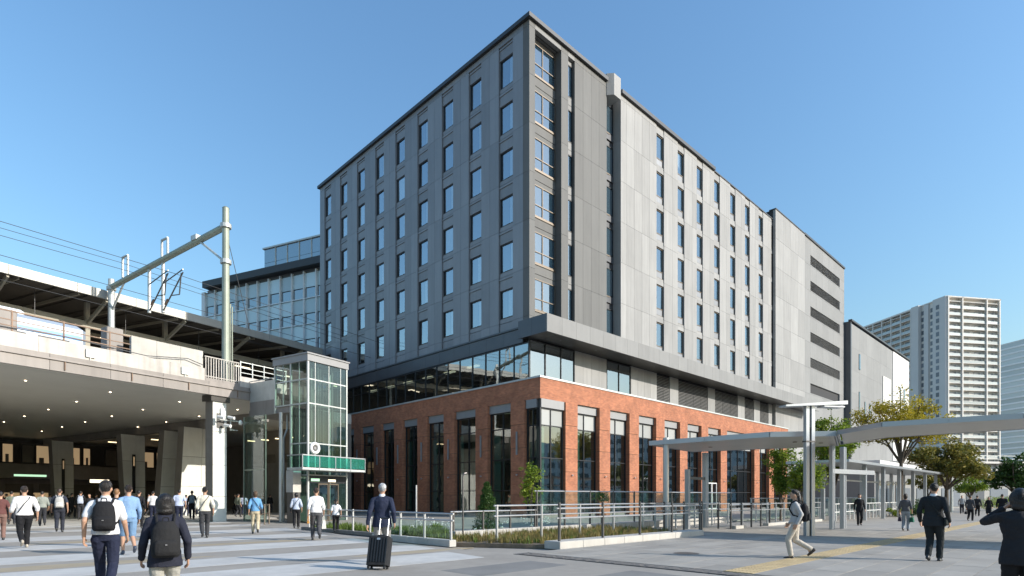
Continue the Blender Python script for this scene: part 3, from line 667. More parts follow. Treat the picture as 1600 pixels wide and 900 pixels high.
# camera and loudspeaker cluster on the column
cc = thing('camera_cluster', 'cluster of security cameras and brackets on the front station column', 'camera', SW(0,.1,5.75), AS)
put('mount_plate', MB().box(-.2,-.06,-.1,.25,-.005,.75), 'steel_dark', cc); put('bracket_arm', MB().tube((-.3,-.3,.35),(1.15,-.3,.35),.04).tube((0,-.05,.35),(0,-.3,.35),.04).tube((.5,-.3,-.25),(.5,-.3,.6),.04).tube((.5,-.3,-.2),(.95,-.3,-.2),.03), 'galv', cc)
for (x, z) in ((-.3,.5),(.1,.05),(.35,.55)): put('camera_body', MB().tube((x,-.32,z),(x+.1,-.75,z-.08),.1,.08,10).tube((x+.1,-.75,z-.08),(x+.105,-.77,z-.083),.1,.1,10), 'white_paint', cc)
put('floodlight', MB().ell((1.15,-.3,.3),(.14,.1,.16)), 'white_paint', cc); put('tube_lamp', MB().box(.0,-.12,.6,.3,-.065,1.1), 'white_paint', cc)
# platform: slab, roof on posts, long beam, tube lamps
pf = put('platform_slab', MB().box(-45,17.5,8.41,75,28,10.2), 'concrete_dark', st)
roof = put('platform_roof', MB().add([(-45,16.5,16.75),(78,16.5,16.75),(78,30,17.6),(-45,30,17.6),(-45,16.5,16.95),(78,16.5,16.95),(78,30,17.8),(-45,30,17.8)],[(3,2,1,0),(4,5,6,7),(0,1,5,4),(1,2,6,5),(2,3,7,6),(3,0,4,7)]), 'roof_under', st)
t = -45
while t < 77: pbox('edge_panel', roof, 'roof_metal', t+.01, 16.3, 16.55, t+3.98, 16.48, 17.2); t += 4
pbox('long_beam', roof, 'beam_cream', -45, 19.6, 14.9, 78, 19.9, 15.4); pbox('long_beam', roof, 'beam_cream', -45, 24.6, 15.4, 78, 24.9, 15.8)
pm = MB().box(-.16,-.16,10.2,.16,.16,16.9).mesh('roof_post', 'beam_cream'); bmh = MB().bar((0,-3.1,16.5),(0,0,15.3),.14,.3).bar((0,0,15.3),(0,8,16.9),.14,.3).mesh('roof_bracket', 'beam_cream')
for k in range(33): obj('rafter', boxmesh(.1,13,.22,'beam_cream','rafter'), roof, (-44+3.6*k,16.7,16.45), rot=(R(3.6),0,0))
for k in range(17):
    obj('roof_post', pm, roof, (-43+6*k+2,19.75,0)); obj('roof_bracket', bmh, roof, (-41+6*k,19.6,0))
    obj('tube_lamp', boxmesh(1.6,.14,.1,'lamp_white','tube_lamp'), roof, (-39.5+6*k,21,14.6)); obj('hanger', boxmesh(.03,.03,2,'wire','hanger'), roof, (-39+6*k,18,14.6)); 
for k in range(60): obj('purlin', boxmesh(.08,13,.1,'roof_under','purlin'), roof, (-44+2*k,16.8,16.62), rot=(R(3.6),0,0))
# mast gantry over the tracks
gt = thing('catenary_gantry', 'pale green steel mast gantry over the tracks with a slanting portal beam', 'mast', SW(.6,.45), AS)
put('mast', MB().tube((0,0,8.4),(0,0,19.2),.24,.2,14), 'pole_green', gt, smooth=False); put('mast_cap', MB().tube((0,0,19.2),(0,0,19.28),.21,.12,14), 'pole_green', gt)
put('mast', MB().tube((.3,15.1,8.4),(.3,15.1,17.9),.24,.21,14), 'galv', gt)
put('portal_beam', MB().tube((0,0,18.1),(.3,15.1,17.3),.2,.2,12), 'pole_green', gt)
for (b, z) in ((0,18.1),(0,15.9),(15.1,17.2)): put('clamp_band', MB().tube((.02*b,b,z-.12),(.02*b,b,z+.12),.32,.32,12), 'galv', gt)
put('brace', MB().tube((0,.2,16.0),(.06,2.9,17.85),.07), 'galv', gt); put('brace', MB().tube((.3,14.9,15.6),(.3,13.2,17.25),.07), 'galv', gt)
put('ladder', MB().tube((.3,.0,8.4),(.3,.0,13.4),.04).tube((.3,-.2,8.4),(.3,-.2,13.2),.03), 'pole_green', gt)
for b in (7.0, 12.4):
    put('hoop', MB().tube((.2,b,17.6),(.2,b,19.1),.08).tube((.2,b+.75,17.6),(.2,b+.75,19.1),.08).tube((.2,b,19.1),(.2,b+.75,19.1),.08), 'galv', gt)
for b, zt in ((7.6,14.1),(9.4,14.4)):
    put('drop_post', MB().tube((.2,b,17.7),(.2,b,zt),.11,.11), 'galv', gt)
    put('cantilever_arm', MB().tube((.2,b,zt+.1),(-.2,b-3.2,zt+2.0),.045).tube((.2,b,zt+2.0),(-.2,b-3.2,zt+2.2),.04).tube((-.2,b-3.0,zt+2.0),(-.1,b-2.6,zt+.7),.04).tube((-.1,b-2.6,zt+.7),(.2,b-1,zt+1),.035), 'steel_dark', gt)
    put('insulator', MB().tube((.1,b-.5,zt+.45),(.05,b-.9,zt+.7),.09,.09,8), 'rust', gt)
put('guy_bracket', MB().bar((0,2.9,18.1),(0,3.5,18.1),.4,.3), 'galv', gt); put('guy_wire', MB().tube((.1,.2,18.0),(1.5,-.2,12.0),.02,n=5), 'wire', gt)
for i, (b, z, sag) in enumerate(((12.3,18.2,.5),(9,16.6,.5),(5,15.9,.4),(12.8,15.0,0),(6.9,14.6,0))):
    pts = [SW(-60+k*6, b, z-sag*math.sin(math.pi*((k*6) % 60)/60)) for k in range(21)]
    tag(put('overhead_wire', MB().path(pts, .017, 5), 'wire'), ['highest black overhead wire above the platform roof','second overhead wire from the top, over the middle track','overhead wire over the track nearest the parapet','lower contact wire just above the platform roof edge','lower contact wire over the middle track'][i], 'wire', 'overhead wires')
tr = thing('train', 'white train with a blue stripe behind the deck parapet', 'train', SW(-30.5,8.6,8.41), AS)
body = put('train_body', MB().bevbox(0,0,.9,27,2.8,3.7,.25), 'train_white', tr); pbox('blue_stripe', tr, 'train_blue', .3, -.012, 2.75, 26.7, -.002, 3.05)
for k in range(4): put('roof_unit', MB().bevbox(2+6.2*k,.5,3.7,5.4+6.2*k,2.3,4.05,.1), 'office_white', tr)
for k in range(12):
    wdw = put('window', MB().box(.8+2.15*k,-.014,1.85,2.4+2.15*k,-.003,2.65), 'frame_dark', tr)
put('underframe', MB().box(.4,.3,.05,26.6,2.5,.9), 'steel_dark', tr)

# ================================================================== LIFT TOWER
lf = thing('lift_tower', 'greenish glass lift tower with a grey roof band beside the brick hotel', 'lift', SW(1.76,-5.69), AS)
LW, LD, LH = 2.87, 2.96, 9.75
put('roof_band', MB().box(-.1,-.1,9.33,LW+.1,LD+.1,9.72).box(-.16,-.16,9.72,LW+.16,LD+.16,9.8), 'lintel', lf)
L2 = 1.5                                           # the shaft below the bridge level is shallower than the glazed lobby above
for (x, y, z) in ((0,0,0),(LW,0,0),(LW,L2,0),(0,L2,0),(LW,LD,6.5),(0,LD,6.5)): put('corner_post', MB().box(x-.05,y-.05,z,x+.05,y+.05,9.33), 'galv', lf)
zz = [0, 2.75, 4.6, 6.9, 8.3, 9.33]
fr = MB()
for z in zz[1:-1]:
    yd = L2 if z < 6.5 else LD
    fr.box(.06,-.03,z-.035,LW-.06,.03,z+.035); fr.box(-.03,.06,z-.035,.03,yd-.06,z+.035); fr.box(LW-.03,.06,z-.035,LW+.03,yd-.06,z+.035)
for x in (.5, 1.5, 2.4): fr.box(x-.02,-.025,2.8,x+.02,.02,9.33)
for y in (.75, 2.2): fr.box(-.025,y-.02,0 if y < L2 else 6.9,.02,y+.02,9.33)
put('lift_frame', fr, 'galv', lf)
xs = [.05,.5,1.5,2.4,LW-.05]
for j in range(1, 5):
    for i in range(4): pbox('pane', lf, 'glass_green', xs[i]+.025, -.01, zz[j]+.04, xs[i+1]-.025, .01, zz[j+1]-.04)
for j in range(5):
    for (ya, yb) in (((.07,.73),(.77,L2-.06)) if j < 3 else ((.07,.73),(.77,2.18),(2.22,LD-.06))):
        for x in (0, LW): pbox('pane', lf, 'glass_green', x-.01, ya, zz[j]+.04, x+.01, yb, zz[j+1]-.04)
put('lift_car', MB().box(.6,.7,6.9,2.3,2.3,7.05).box(.6,.7,9.0,2.3,2.3,9.15).box(.6,2.25,7.05,2.3,2.3,9.0), 'steel_dark', lf)
put('guide_rail', MB().box(.62,.5,0,.72,.6,9.3).box(2.2,.5,0,2.3,.6,9.3).box(.95,.3,2.8,1.0,.4,9.2).box(1.9,.2,2.8,1.94,.3,9.2).tube((1.2,.4,2.8),(1.2,.4,9.2),.03).tube((1.8,.9,2.8),(1.8,.9,9.2),.06), 'steel_dark', lf)
put('lift_wall', MB().box(.1,1.36,0,LW-.1,1.47,2.7), 'concrete_dark', lf)
put('shaft_wall', MB().box(.12,1.38,2.75,LW-.12,1.46,6.8), 'frame_dark', lf)
put('head_panel', MB().box(.1,-.08,2.3,LW-.1,.08,2.72), 'frame_dark', lf)
for d in (0, 1):
    o = put('door', MB().box(.72+.78*d,-.03,.02,.78+.78*d,.03,2.28).box(1.42+.78*d-.02,-.03,.02,1.46+.78*d,.03,2.28).box(.78+.78*d,-.03,.02,1.42+.78*d,.03,.12).box(.78+.78*d,-.03,2.2,1.42+.78*d,.03,2.28), 'frame_bronze', lf)
    pbox('pane', o, 'glass_shop', .78+.78*d, -.01, .12, 1.4+.78*d, .01, 2.2)
pbox('side_panel', lf, 'glass_green', .1, -.03, .02, .68, .0, 2.28); pbox('side_panel', lf, 'glass_green', 2.3, -.03, .02, LW-.1, .0, 2.28)
pbox('notice_strip', lf, 'sign_green', .15, -.095, 2.4, .75, -.082, 2.55); pbox('notice_strip', lf, 'lamp_white', 1.4, -.095, 2.38, 1.95, -.082, 2.52)
pbox('stone_pier', lf, 'concrete', -.75, .35, 1.75, -.2, .95, 3.0); pbox('stone_pier', lf, 'steel_dark', -.72, .38, 0, -.23, .92, 1.74)
put('bridge', MB().box(.06,L2+.1,6.5,LW-.06,5.6,6.86).box(.1,LD+.06,6.86,LW,5.6,7.4), 'fascia', lf); put('bridge_rail', MB().bar((.1,LD,8.7),(.1,5.6,8.7),.05).bar((LW,LD,8.7),(LW,5.6,8.7),.05).box(.1,LD,7.4,.13,5.6,8.6), 'galv', lf)
put('rain_pipe', MB().tube((-.1,2.3,0),(-.1,2.3,6.5),.11,n=12), 'steel', lf); put('rain_pipe', MB().path([(.25,2.5,0),(.25,2.5,5),(.5,2.5,5.6),(.5,2.5,6.5)],.06,8), 'galv', lf)
put('glass_screen', MB().box(-.5,3.2,0,-.46,5.3,6.4), 'glass_green', lf); put('screen_frame', MB().box(-.52,3.16,0,-.44,3.2,6.4).box(-.52,5.3,0,-.44,5.34,6.4).box(-.52,3.2,3.1,-.44,5.3,3.16), 'pole_green', lf)
# awning with teal glass upstand
aw2 = put('awning', MB().box(-1.49,-1.38,2.98,3.1,-.1,3.1), 'galv', lf)
for i in range(4): pbox('upstand_glass', aw2, 'glass_teal', -1.47+1.14*i, -1.38, 3.14, -.35+1.14*i, -1.355, 3.74)
pbox('upstand_glass', aw2, 'glass_green', -1.48, -1.33, 3.14, -1.455, -.1, 3.74); pbox('upstand_glass', aw2, 'glass_teal', 3.06, -1.33, 3.14, 3.085, -.1, 3.74)
put('upstand_rail', MB().bar((-1.49,-1.37,3.78),(3.1,-1.37,3.78),.06).bar((-1.47,-1.35,3.78),(-1.47,-.1,3.78),.06).bar((3.08,-1.35,3.78),(3.08,-.1,3.78),.06), 'steel', aw2)
for i in range(5): put('upstand_post', MB().box(-1.49+1.14*i,-1.4,2.96,-1.45+1.14*i,-1.345,3.78), 'steel', aw2)
ck = thing('round_clock', 'round white ring clock standing on the teal awning', 'clock', SW(1.76-.85,-5.69-1.2,3.82), AS)
ring = []
mbr = MB()
for i in range(28):
    a0, a1 = 2*math.pi*i/28, 2*math.pi*(i+1)/28; c = Vector((.35,0,.38))
    mbr.tube(c+Vector((.26*math.cos(a0),0,.26*math.sin(a0))), c+Vector((.26*math.cos(a1),0,.26*math.sin(a1))), .09, n=8)
put('ring', mbr, 'white_paint', ck); put('face', MB().tube((.35,.06,.38),(.35,.0,.38),.19,n=20), 'steel_dark', ck); put('hub', MB().tube((.35,-.01,.38),(.35,-.03,.38),.08,n=12), 'lintel', ck); put('stand', MB().tube((.35,.03,-.06),(.35,.03,.08),.03), 'steel', ck)

# ================================================================== BEDS, KERBS, RAILINGS
def kerb(name, label, pieces, m='concrete'):
    o = thing(name, label, 'kerb', PW(0,0), AP)
    for q in pieces: put('kerb_stone', MB().bevbox(*q, .012), m, o)
    return o
kerb('planter_kerb', 'low pale concrete kerb wall in front of the long steel handrails', [(-16.35+1.05*i+.004,-16.95,0,-16.35+1.05*(i+1)-.004,-16.34,.22) for i in range(8)])
kerb('planter_kerb', 'short concrete kerb wall along the bed beside the crossing', [(-18.02,-14.06+1.1*i+.004,0,-17.76,-14.06+1.1*(i+1)-.004,.2) for i in range(4)])
kerb('planter_kerb', 'pale concrete upstand under the glass balustrade at the back of the dry bed', [(-16.4+1.5*i+.004,-12.3,0,-16.4+1.5*(i+1)-.004,-12.0,.32) for i in range(14)])
kerb('planter_kerb', 'dark concrete edge of the bed beside the lift tower', [(-17.2,-9.4+1.2*i,0,-17.0,-9.4+1.2*(i+1)-.01,.14) for i in range(6)], 'concrete_dark')
kerb('ramp_kerb', 'small pale kerb block at the foot of the ramp railings', [(-2.9+.01,-15.9,0,-1.9,-15.6,.16)]); kerb('ramp_kerb', 'long pale kerb under the far ramp railings beside the columns', [(1.0+1.6*i,-15.8,0,1.0+1.6*(i+1)-.01,-15.5,.16) for i in range(5)])
beds = thing('planting_bed', 'bed of dark soil around the dry ornamental grass', 'flower bed', PW(0,0), AP)
put('soil_mound', MB().prism([(-17.74,-13.9),(-16.3,-16.3),(-8.2,-16.33),(-8.2,-12.32),(-17.0,-12.32)], -.02, .1), 'soil', beds)
put('soil_mound', MB().prism([(-17.0,-9.3),(-15.4,-9.3),(-15.4,-2.5),(-17.0,-2.5)], -.02, .1), 'soil', beds); put('soil_mound', MB().prism([(-17.74,-12.4),(-16.45,-12.28),(-15.2,-9.7),(-17.74,-9.7)], -.02, .09), 'soil', beds)
def blades(n, region, hmin, hmax, wid, lean=.35, clump=.12):
    """scattered thin blades rising from the ground, in tufts"""
    v = []; f = []; k = 0
    while k < n:
        x, y = region(); m = int(rng.integers(5, 12))
        hh = rng.uniform(hmin, hmax)
        for _ in range(m):
            a = rng.uniform(0, 2*math.pi); bx = x+rng.normal(0, clump*.35); by = y+rng.normal(0, clump*.35); h = hh*rng.uniform(.6,1.1)
            dx, dy = math.cos(a), math.sin(a); l = rng.uniform(.1,1)*lean*h; o = len(v); w_ = wid*rng.uniform(.7,1.3)
            v += [(bx-dy*w_,by+dx*w_,.08),(bx+dy*w_,by-dx*w_,.08),(bx+dx*l*.5+dy*w_*.8,by+dy*l*.5-dx*w_*.8,.08+h*.6),(bx+dx*l*.5-dy*w_*.8,by+dy*l*.5+dx*w_*.8,.08+h*.6),(bx+dx*l,by+dy*l,.08+h)]
            f += [(o,o+1,o+2,o+3),(o+3,o+2,o+4)]; k += 1
    mb = MB(); mb.v = v; mb.f = f; return mb
def reg(poly):
    xs = [p[0] for p in poly]; ys = [p[1] for p in poly]
    def inside(x, y):
        c = False
        for i in range(len(poly)):
            (x1,y1),(x2,y2) = poly[i], poly[(i+1) % len(poly)]
            if (y1 > y) != (y2 > y) and x < (x2-x1)*(y-y1)/(y2-y1)+x1: c = not c
        return c
    def r():
        while True:
            x, y = rng.uniform(min(xs), max(xs)), rng.uniform(min(ys), max(ys))
            if inside(x, y): return x, y
    return r
bedA = [(-17.6,-13.8),(-16.2,-16.1),(-8.4,-16.2),(-8.4,-12.5),(-17.0,-12.5)]; bedB = [(-16.9,-9.2),(-15.5,-9.2),(-15.5,-2.6),(-16.9,-2.6)]; bedC = [(-17.6,-12.5),(-16.6,-12.3),(-15.5,-9.8),(-17.6,-9.8)]
def gstuff(name, mb, m, label): o = put(name, mb, m, None, PW(0,0), AP); stuff(o); o['label'] = label; return o
gstuff('dry_grass', blades(9000, reg(bedA), .12, .34, .008), 'grass_dry', 'dry straw-coloured ornamental grass filling the front bed')
gstuff('green_tufts', blades(2200, reg(bedA), .12, .3, .012), 'grass_fresh', 'green tufts growing among the dry grass')
gstuff('green_tufts', blades(7000, reg(bedC), .15, .45, .012), 'grass_fresh', 'fresh green tufts in the bed behind the short kerb'); gstuff('green_tufts', blades(2600, reg(bedB), .12, .35, .012), 'grass_fresh', 'green tufts in the bed beside the lift tower')
fl = MB()
for i in range(22):
    cx, cy = (rng.uniform(-17.2,-15.6), rng.uniform(-11.6,-9.9)) if i < 12 else (rng.uniform(-15.5,-9.5), rng.uniform(-11.9,-11.5)); cz = rng.uniform(.3,.62)
    for _ in range(9): fl.ell((cx+rng.normal(0,.09),cy+rng.normal(0,.09),cz+rng.normal(0,.06)),(.026,.026,.02),5,4)
o = gstuff('white_flowers', fl, 'flower_white', 'white flower heads along the glass balustrade')

def railing(label, pts, rails, post_h, step, m_post='steel_dark', m_rail='steel', z0=0, glass_z=None, gm='glass_rail', rr=.028):
    """posts along a polyline in the plaza frame, rails at given heights, optional glass infill panels"""
    o = thing('railing', label, 'railing', PW(0,0), AP)
    for i in range(len(pts)-1):
        a, b = Vector((*pts[i],0)), Vector((*pts[i+1],0)); L = (b-a).length; n = max(1, round(L/step)); d = (b-a).normalized()
        for z in rails: put('rail', MB().tube(a+Vector((0,0,z))-d*.12, b+Vector((0,0,z))+d*.12, rr), m_rail, o)
        for k in range(n+1):
            if i > 0 and k == 0: continue
            p = a+d*(L*k/n); put('post', MB().bar((p.x,p.y,z0),(p.x,p.y,post_h),.05,.07), m_post, o)
            if glass_z and k < n:
                q0 = a+d*(L*k/n+.06); q1 = a+d*(L*(k+1)/n-.06); nrm = Vector((-d.y,d.x,0))*.012
                put('glass_panel', MB().add([(*(q0-nrm)[:2],glass_z[0]),(*(q1-nrm)[:2],glass_z[0]),(*(q1+nrm)[:2],glass_z[0]),(*(q0+nrm)[:2],glass_z[0]),(*(q0-nrm)[:2],glass_z[1]),(*(q1-nrm)[:2],glass_z[1]),(*(q1+nrm)[:2],glass_z[1]),(*(q0+nrm)[:2],glass_z[1])],[(3,2,1,0),(4,5,6,7),(0,1,5,4),(1,2,6,5),(2,3,7,6),(3,0,4,7)]), gm, o)
    return o
railing('steel handrails with dark posts on the front planter kerb', [(-16.15,-16.75),(-7.9,-16.75)], [1.16,.88], 1.33, 2.06, z0=.22)
railing('pale double handrails of the ramp behind the planter kerb', [(-16.6,-14.6),(-6.5,-14.6)], [1.22,.9], 1.25, 2.0, 'steel','steel')
railing('tall glass balustrade between the dry bed and the arcade', [(-12.2,-12.15),(4.6,-12.15)], [1.72], 1.75, 1.6, 'steel_dark', 'steel', .32, (.36,1.68))
railing('lower glass balustrade with grey rail behind the conifer bed', [(-16.35,-12.15),(-12.3,-12.15)], [.98], 1.0, 1.35, 'steel_dark', 'steel', .32, (.36,.92))
railing('short railing beside the crossing along the kerb wall', [(-17.88,-13.95),(-17.88,-9.9)], [.98,.78], 1.0, 1.3, 'steel', 'steel', .2, (.25,.74))
railing('railing of the bed near the lift tower', [(-17.1,-8.0),(-17.1,-2.8)], [.95,.7], 1.0, 1.3, 'steel', 'steel', .14)
railing('barrier rail between lift tower and concourse', [(-17.2,2.6),(-16.0,4.4)], [1.05,.6], 1.1, 1.1, 'frame_bronze', 'frame_bronze')
railing('dark double ramp railing beside the round canopy post', [(-7.9,-15.2),(-3.2,-15.2)], [1.2,.92], 1.3, 1.6)
railing('middle ramp railings in front of the arcade entrance', [(-3.0,-15.7),(1.4,-15.7)], [1.12,.85], 1.2, 1.15)
railing('inner ramp railing close to the arcade', [(-6,-13.6),(6.5,-13.6)], [1.12,.84], 1.16, 1.7, 'steel','steel')
railing('pale railings running along the far columns', [(1.2,-15.65),(9.0,-15.65)], [1.15,.85], 1.2, 1.2, 'steel', 'steel')
railing('glass balustrade along the far walkway columns', [(5,-13.2),(32,-13.2)], [1.4], 1.42, 2.2, 'steel', 'steel', 0, (.15,1.36)); railing('pale baluster railing beyond the woman in the dark jacket', [(9.2,-16.2),(27,-16.2)], [1.05,.55], 1.08, .9, 'white_paint', 'white_paint')
# signposts in the beds
for i, (x, y, h, lab) in enumerate(((-17.0,-10.9,1.9,'thin steel post standing in the bed behind the crossing railing'),(-16.3,-12.6,2.2,'slim dark lamp post with a bent head at the end of the bed'))):
    sp = MB().tube((0,0,0),(0,0,h),.03)
    if i: sp.path([(0,0,h),(.05,0,h+.08),(.16,0,h+.1)], .025)
    tag(put('post', sp, 'steel' if i == 0 else 'steel_dark', None, PW(x,y), AP), lab, 'post')

# ================================================================== PLAZA CANOPIES
ca = thing('plaza_canopy', 'long thin grey steel canopy roof sweeping across the plaza', 'canopy', (0,0,0))
polyB = [(6.2,26.3),(10.0,22.6),(12.4,22.3),(14.9,26.6),(12.6,28.2),(9.4,30.3)]
polyA = [(12.55,19.75),(15.5,17.65),(24.5,11.5),(27.2,14.2),(18.0,20.5),(15.1,23.4),(14.95,26.5),(12.45,22.25)]
def slab_roof(poly, zb, zt, parent, seams):
    cx = sum(p[0] for p in poly)/len(poly); cy = sum(p[1] for p in poly)/len(poly)
    inn = [(p[0]+(cx-p[0])*.02, p[1]+(cy-p[1])*.02) for p in poly]
    r = put('roof_deck', MB().prism(inn, zb, zt), 'canopy_soffit', parent)
    n = len(poly)
    for i in range(n):
        a = Vector(poly[i]); b = Vector(poly[(i+1) % n]); L = (b-a).length; k = max(1, round(L/2.4)); d = (b-a)/L
        for q in range(k): put('fascia_panel', MB().bar((*(a+d*(L*q/k+.006)),(zb+zt)/2),(*(a+d*(L*(q+1)/k-.006)),(zb+zt)/2),.05,zt-zb+.03), 'canopy_metal', r)
    return r
slab_roof(polyB, 3.83, 4.0, ca, 0); slab_roof(polyA, 3.88, 4.02, ca, 0)
def twin_post(x, y, h, gap, w_, ang=AP):
    o = obj('post', None, ca, (x,y,0), ang)
    put('post_leaf', MB().bevbox(-gap/2-w_,-w_*.6,0,-gap/2,w_*.6,h,.01), 'canopy_metal', o); put('post_leaf', MB().bevbox(gap/2,-w_*.6,0,gap/2+w_,w_*.6,h,.01), 'canopy_metal', o)
    put('post_web', MB().box(-gap/2,-.02,0,gap/2,.02,h), 'frame_bronze', o)
twin_post(14.4,26.2,3.79,.08,.13); twin_post(15.35,27.0,3.79,.08,.15)
put('post', MB().tube((6.85,25.9,0),(6.85,25.9,4.12),.13,n=14), 'steel', ca, smooth=False)
put('post_beam', MB().bar((14.4,26.2,2.65),(17.5,28.2,2.65),.12,.2), 'canopy_metal', ca)
put('post', MB().bevbox(20.2,15.6,0,20.5,15.9,3.79,.01), 'canopy_metal', ca)
for k, (x, y) in enumerate(((11.9,24.5),(13.2,24.9),(9.2,27))): put('downlight', MB().tube((x,y,3.78),(x,y,3.798),.09,n=12), 'frame_bronze', ca)
gate = thing('portal_frame', 'grey steel portal frame standing beside the ramp railings', 'frame', PW(-4.4,-14.3), AP)
put('upright', MB().box(-.09,-.09,0,.09,.09,2.75), 'canopy_metal', gate); put('upright', MB().box(1.55,-.09,0,1.85,.09,3.6), 'canopy_metal', gate); put('crossbar', MB().box(.09,-.06,2.3,1.55,.06,2.42), 'steel_dark', gate)
ml = thing('mast_light', 'tall twin-post steel lamp mast with a flat T-shaped head', 'street lamp', (11.2,21.95,0), .22)
put('post', MB().bevbox(-.2,-.08,0,-.04,.08,5.0,.012), 'canopy_metal', ml); put('post', MB().bevbox(.04,-.08,0,.2,.08,5.0,.012), 'canopy_metal', ml); put('post_web', MB().box(-.04,-.02,0,.04,.02,4.1), 'frame_bronze', ml)
put('collar', MB().box(-.22,-.1,3.55,.22,.1,3.6), 'steel_dark', ml); put('lamp_head', MB().add([(-1.15,-.2,4.84),(1.5,-.24,5.0),(1.5,.24,5.0),(-1.15,.2,4.84),(-1.15,-.2,4.9),(1.5,-.24,5.14),(1.5,.24,5.14),(-1.15,.2,4.9)],[(3,2,1,0),(4,5,6,7),(0,1,5,4),(1,2,6,5),(2,3,7,6),(3,0,4,7)]), 'canopy_metal', ml)
put('lamp_panel', MB().box(.5,-.2,4.88,1.4,.2,4.93), 'white_paint', ml)
fc = thing('walkway_canopy', 'white flat walkway canopy on slim columns beyond the plaza', 'canopy', PW(7.3,-17.7), AP)
for k in range(6): pbox('roof_panel', fc, 'canopy_metal', 4.6*k, 0, 3.45, 4.6*k+4.58, 3.4, 3.6)
fmh = MB().bevbox(-.11,-.11,0,.11,.11,3.45,.01).mesh('column', 'canopy_metal')
for k in range(7):
    for y in (.5, 2.9): obj('column', fmh, fc, (.6+4.3*k,y,0))
put('tie_beam', MB().box(.6,2.85,2.6,27,2.95,2.7), 'white_paint', fc)
wl = thing('low_building', 'long low grey building behind the walkway canopy', 'building', PW(48,-9), AP)
put('wall', MB().box(0,0,0,60,8,5.2), 'panel_mid', wl)
for k in range(14): p = put('window', MB().box(1+4.2*k,-.05,.3,4.4+4.2*k,-.003,3.4), 'frame_dark', wl); put('pane', MB().box(1.1+4.2*k,-.08,.4,4.3+4.2*k,-.055,3.3), 'glass_far', p)
put('roof_band', MB().box(-.2,-.6,5.2,60.2,8,5.7), 'white_paint', wl)
sl2 = thing('street_lamp', 'slim double-armed street lamp at the far end of the plaza', 'street lamp', (41.5,55,0), 0)
put('pole', MB().tube((0,0,0),(0,0,4.0),.14,.1,10), 'galv', sl2); put('arm', MB().tube((-1.1,0,4.0),(1.9,0,4.0),.05), 'galv', sl2)
for x in (-1.1, .9, 1.9): put('lamp_head', MB().bevbox(x-.35,-.12,3.92,x+.35,.12,4.06,.02), 'galv', sl2)

# ================================================================== TREES
def leaf_cloud(cent, rad, n, size, r):
    """n leaf-sized quads scattered about cluster centres"""
    cent = np.array(cent); idx = r.integers(0, len(cent), n); rr = np.array(rad)[idx]
    d = r.normal(0, 1, (n,3)); d /= np.linalg.norm(d, axis=1)[:,None]; p = cent[idx]+d*(rr*r.uniform(.25,1,n)**.6)[:,None]*np.array([1,1,.7])
    nv = r.normal(0,1,(n,3))+np.array([0,0,.8]); nv /= np.linalg.norm(nv,axis=1)[:,None]
    t = np.cross(nv, r.normal(0,1,(n,3))); t /= np.linalg.norm(t,axis=1)[:,None]; b = np.cross(nv,t)
    s = size*r.uniform(.55,1.25,n)[:,None]
    v = np.stack([p-t*s, p+b*s*.55, p+t*s, p-b*s*.55], 1).reshape(-1,3)
    f = np.arange(4*n).reshape(-1,4)
    return v, f
def quick_mesh(name, v, f, m):
    me = bpy.data.meshes.new(name); n = len(f)
    me.vertices.add(len(v)); me.vertices.foreach_set('co', np.asarray(v, dtype=np.float32).ravel())
    me.loops.add(4*n); me.loops.foreach_set('vertex_index', np.asarray(f, dtype=np.int32).ravel())
    me.polygons.add(n); me.polygons.foreach_set('loop_start', np.arange(0,4*n,4,dtype=np.int32)); me.polygons.foreach_set('loop_total', np.full(n,4,dtype=np.int32))
    me.materials.append(MATS[m]); me.update(); me.validate(); return me
def tree(name, label, base, h, crown, m, n, leaf=.12, seed=1, tr=.13, fork=.38, limbs=6, twigs=5, clus=.5, lean=0, group=None, spread=1.0, flat=False):
    """tapered trunk, limbs and twigs filling an ellipsoid crown (rx, ry, rz), leaf clumps at the twig ends"""
    r = np.random.default_rng(seed); rx, ry, rz = crown
    o = thing(name, label, 'tree', base, 0, group); tb = MB(); cz = h-rz
    f = Vector((lean*.3,0,h*fork)); tb.tube((0,0,-.05), (lean*.1,0,h*fork*.5), tr*1.25, tr, 8); tb.tube((lean*.1,0,h*fork*.5), f, tr, tr*.85, 8)
    ends = []
    for i in range(limbs):
        a = 2*math.pi*(i+r.uniform(-.3,.3))/limbs; el = r.uniform(-.35,.95); k = r.uniform(.55,.8)
        tip = Vector((math.cos(a)*rx*k*math.cos(el*.9), math.sin(a)*ry*k*math.cos(el*.9), cz+rz*k*math.sin(el*1.2)))
        mid = f.lerp(tip, .5)+Vector((r.normal(0,.15),r.normal(0,.15),.12*h*.3)); tb.tube(f, mid, tr*.62, tr*.4, 6); tb.tube(mid, tip, tr*.4, tr*.2, 6)
        for q in range(twigs):
            s = mid.lerp(tip, r.uniform(0,1)); d = Vector(r.normal(0,1,3)); d.z = abs(d.z)*.5 if not flat else d.z*.25; d.normalize()
            e = s+Vector((d.x*rx,d.y*ry,d.z*rz))*r.uniform(.25,.55)
            g = ((e.x/rx)**2+(e.y/ry)**2+((e.z-cz)/rz)**2)**.5
            if g > 1: e = Vector((e.x/g,e.y/g,cz+(e.z-cz)/g))
            tb.tube(s, e, tr*.18, tr*.06, 5); ends.append(e); ends.append(s.lerp(e,.6))
        ends.append(tip)
    top = Vector((r.normal(0,.2),r.normal(0,.2),h-.35)); tb.tube(f, top, tr*.6, tr*.12, 6)
    for q in range(4): ends.append(f.lerp(top, .5+.16*q))
    put('trunk', tb, 'bark', o)
    rad = [clus*r.uniform(.6,1.25) for _ in ends]; v, fc_ = leaf_cloud(ends, rad, n, leaf, r)
    obj('crown', quick_mesh('crown', v, fc_, m), o); return o
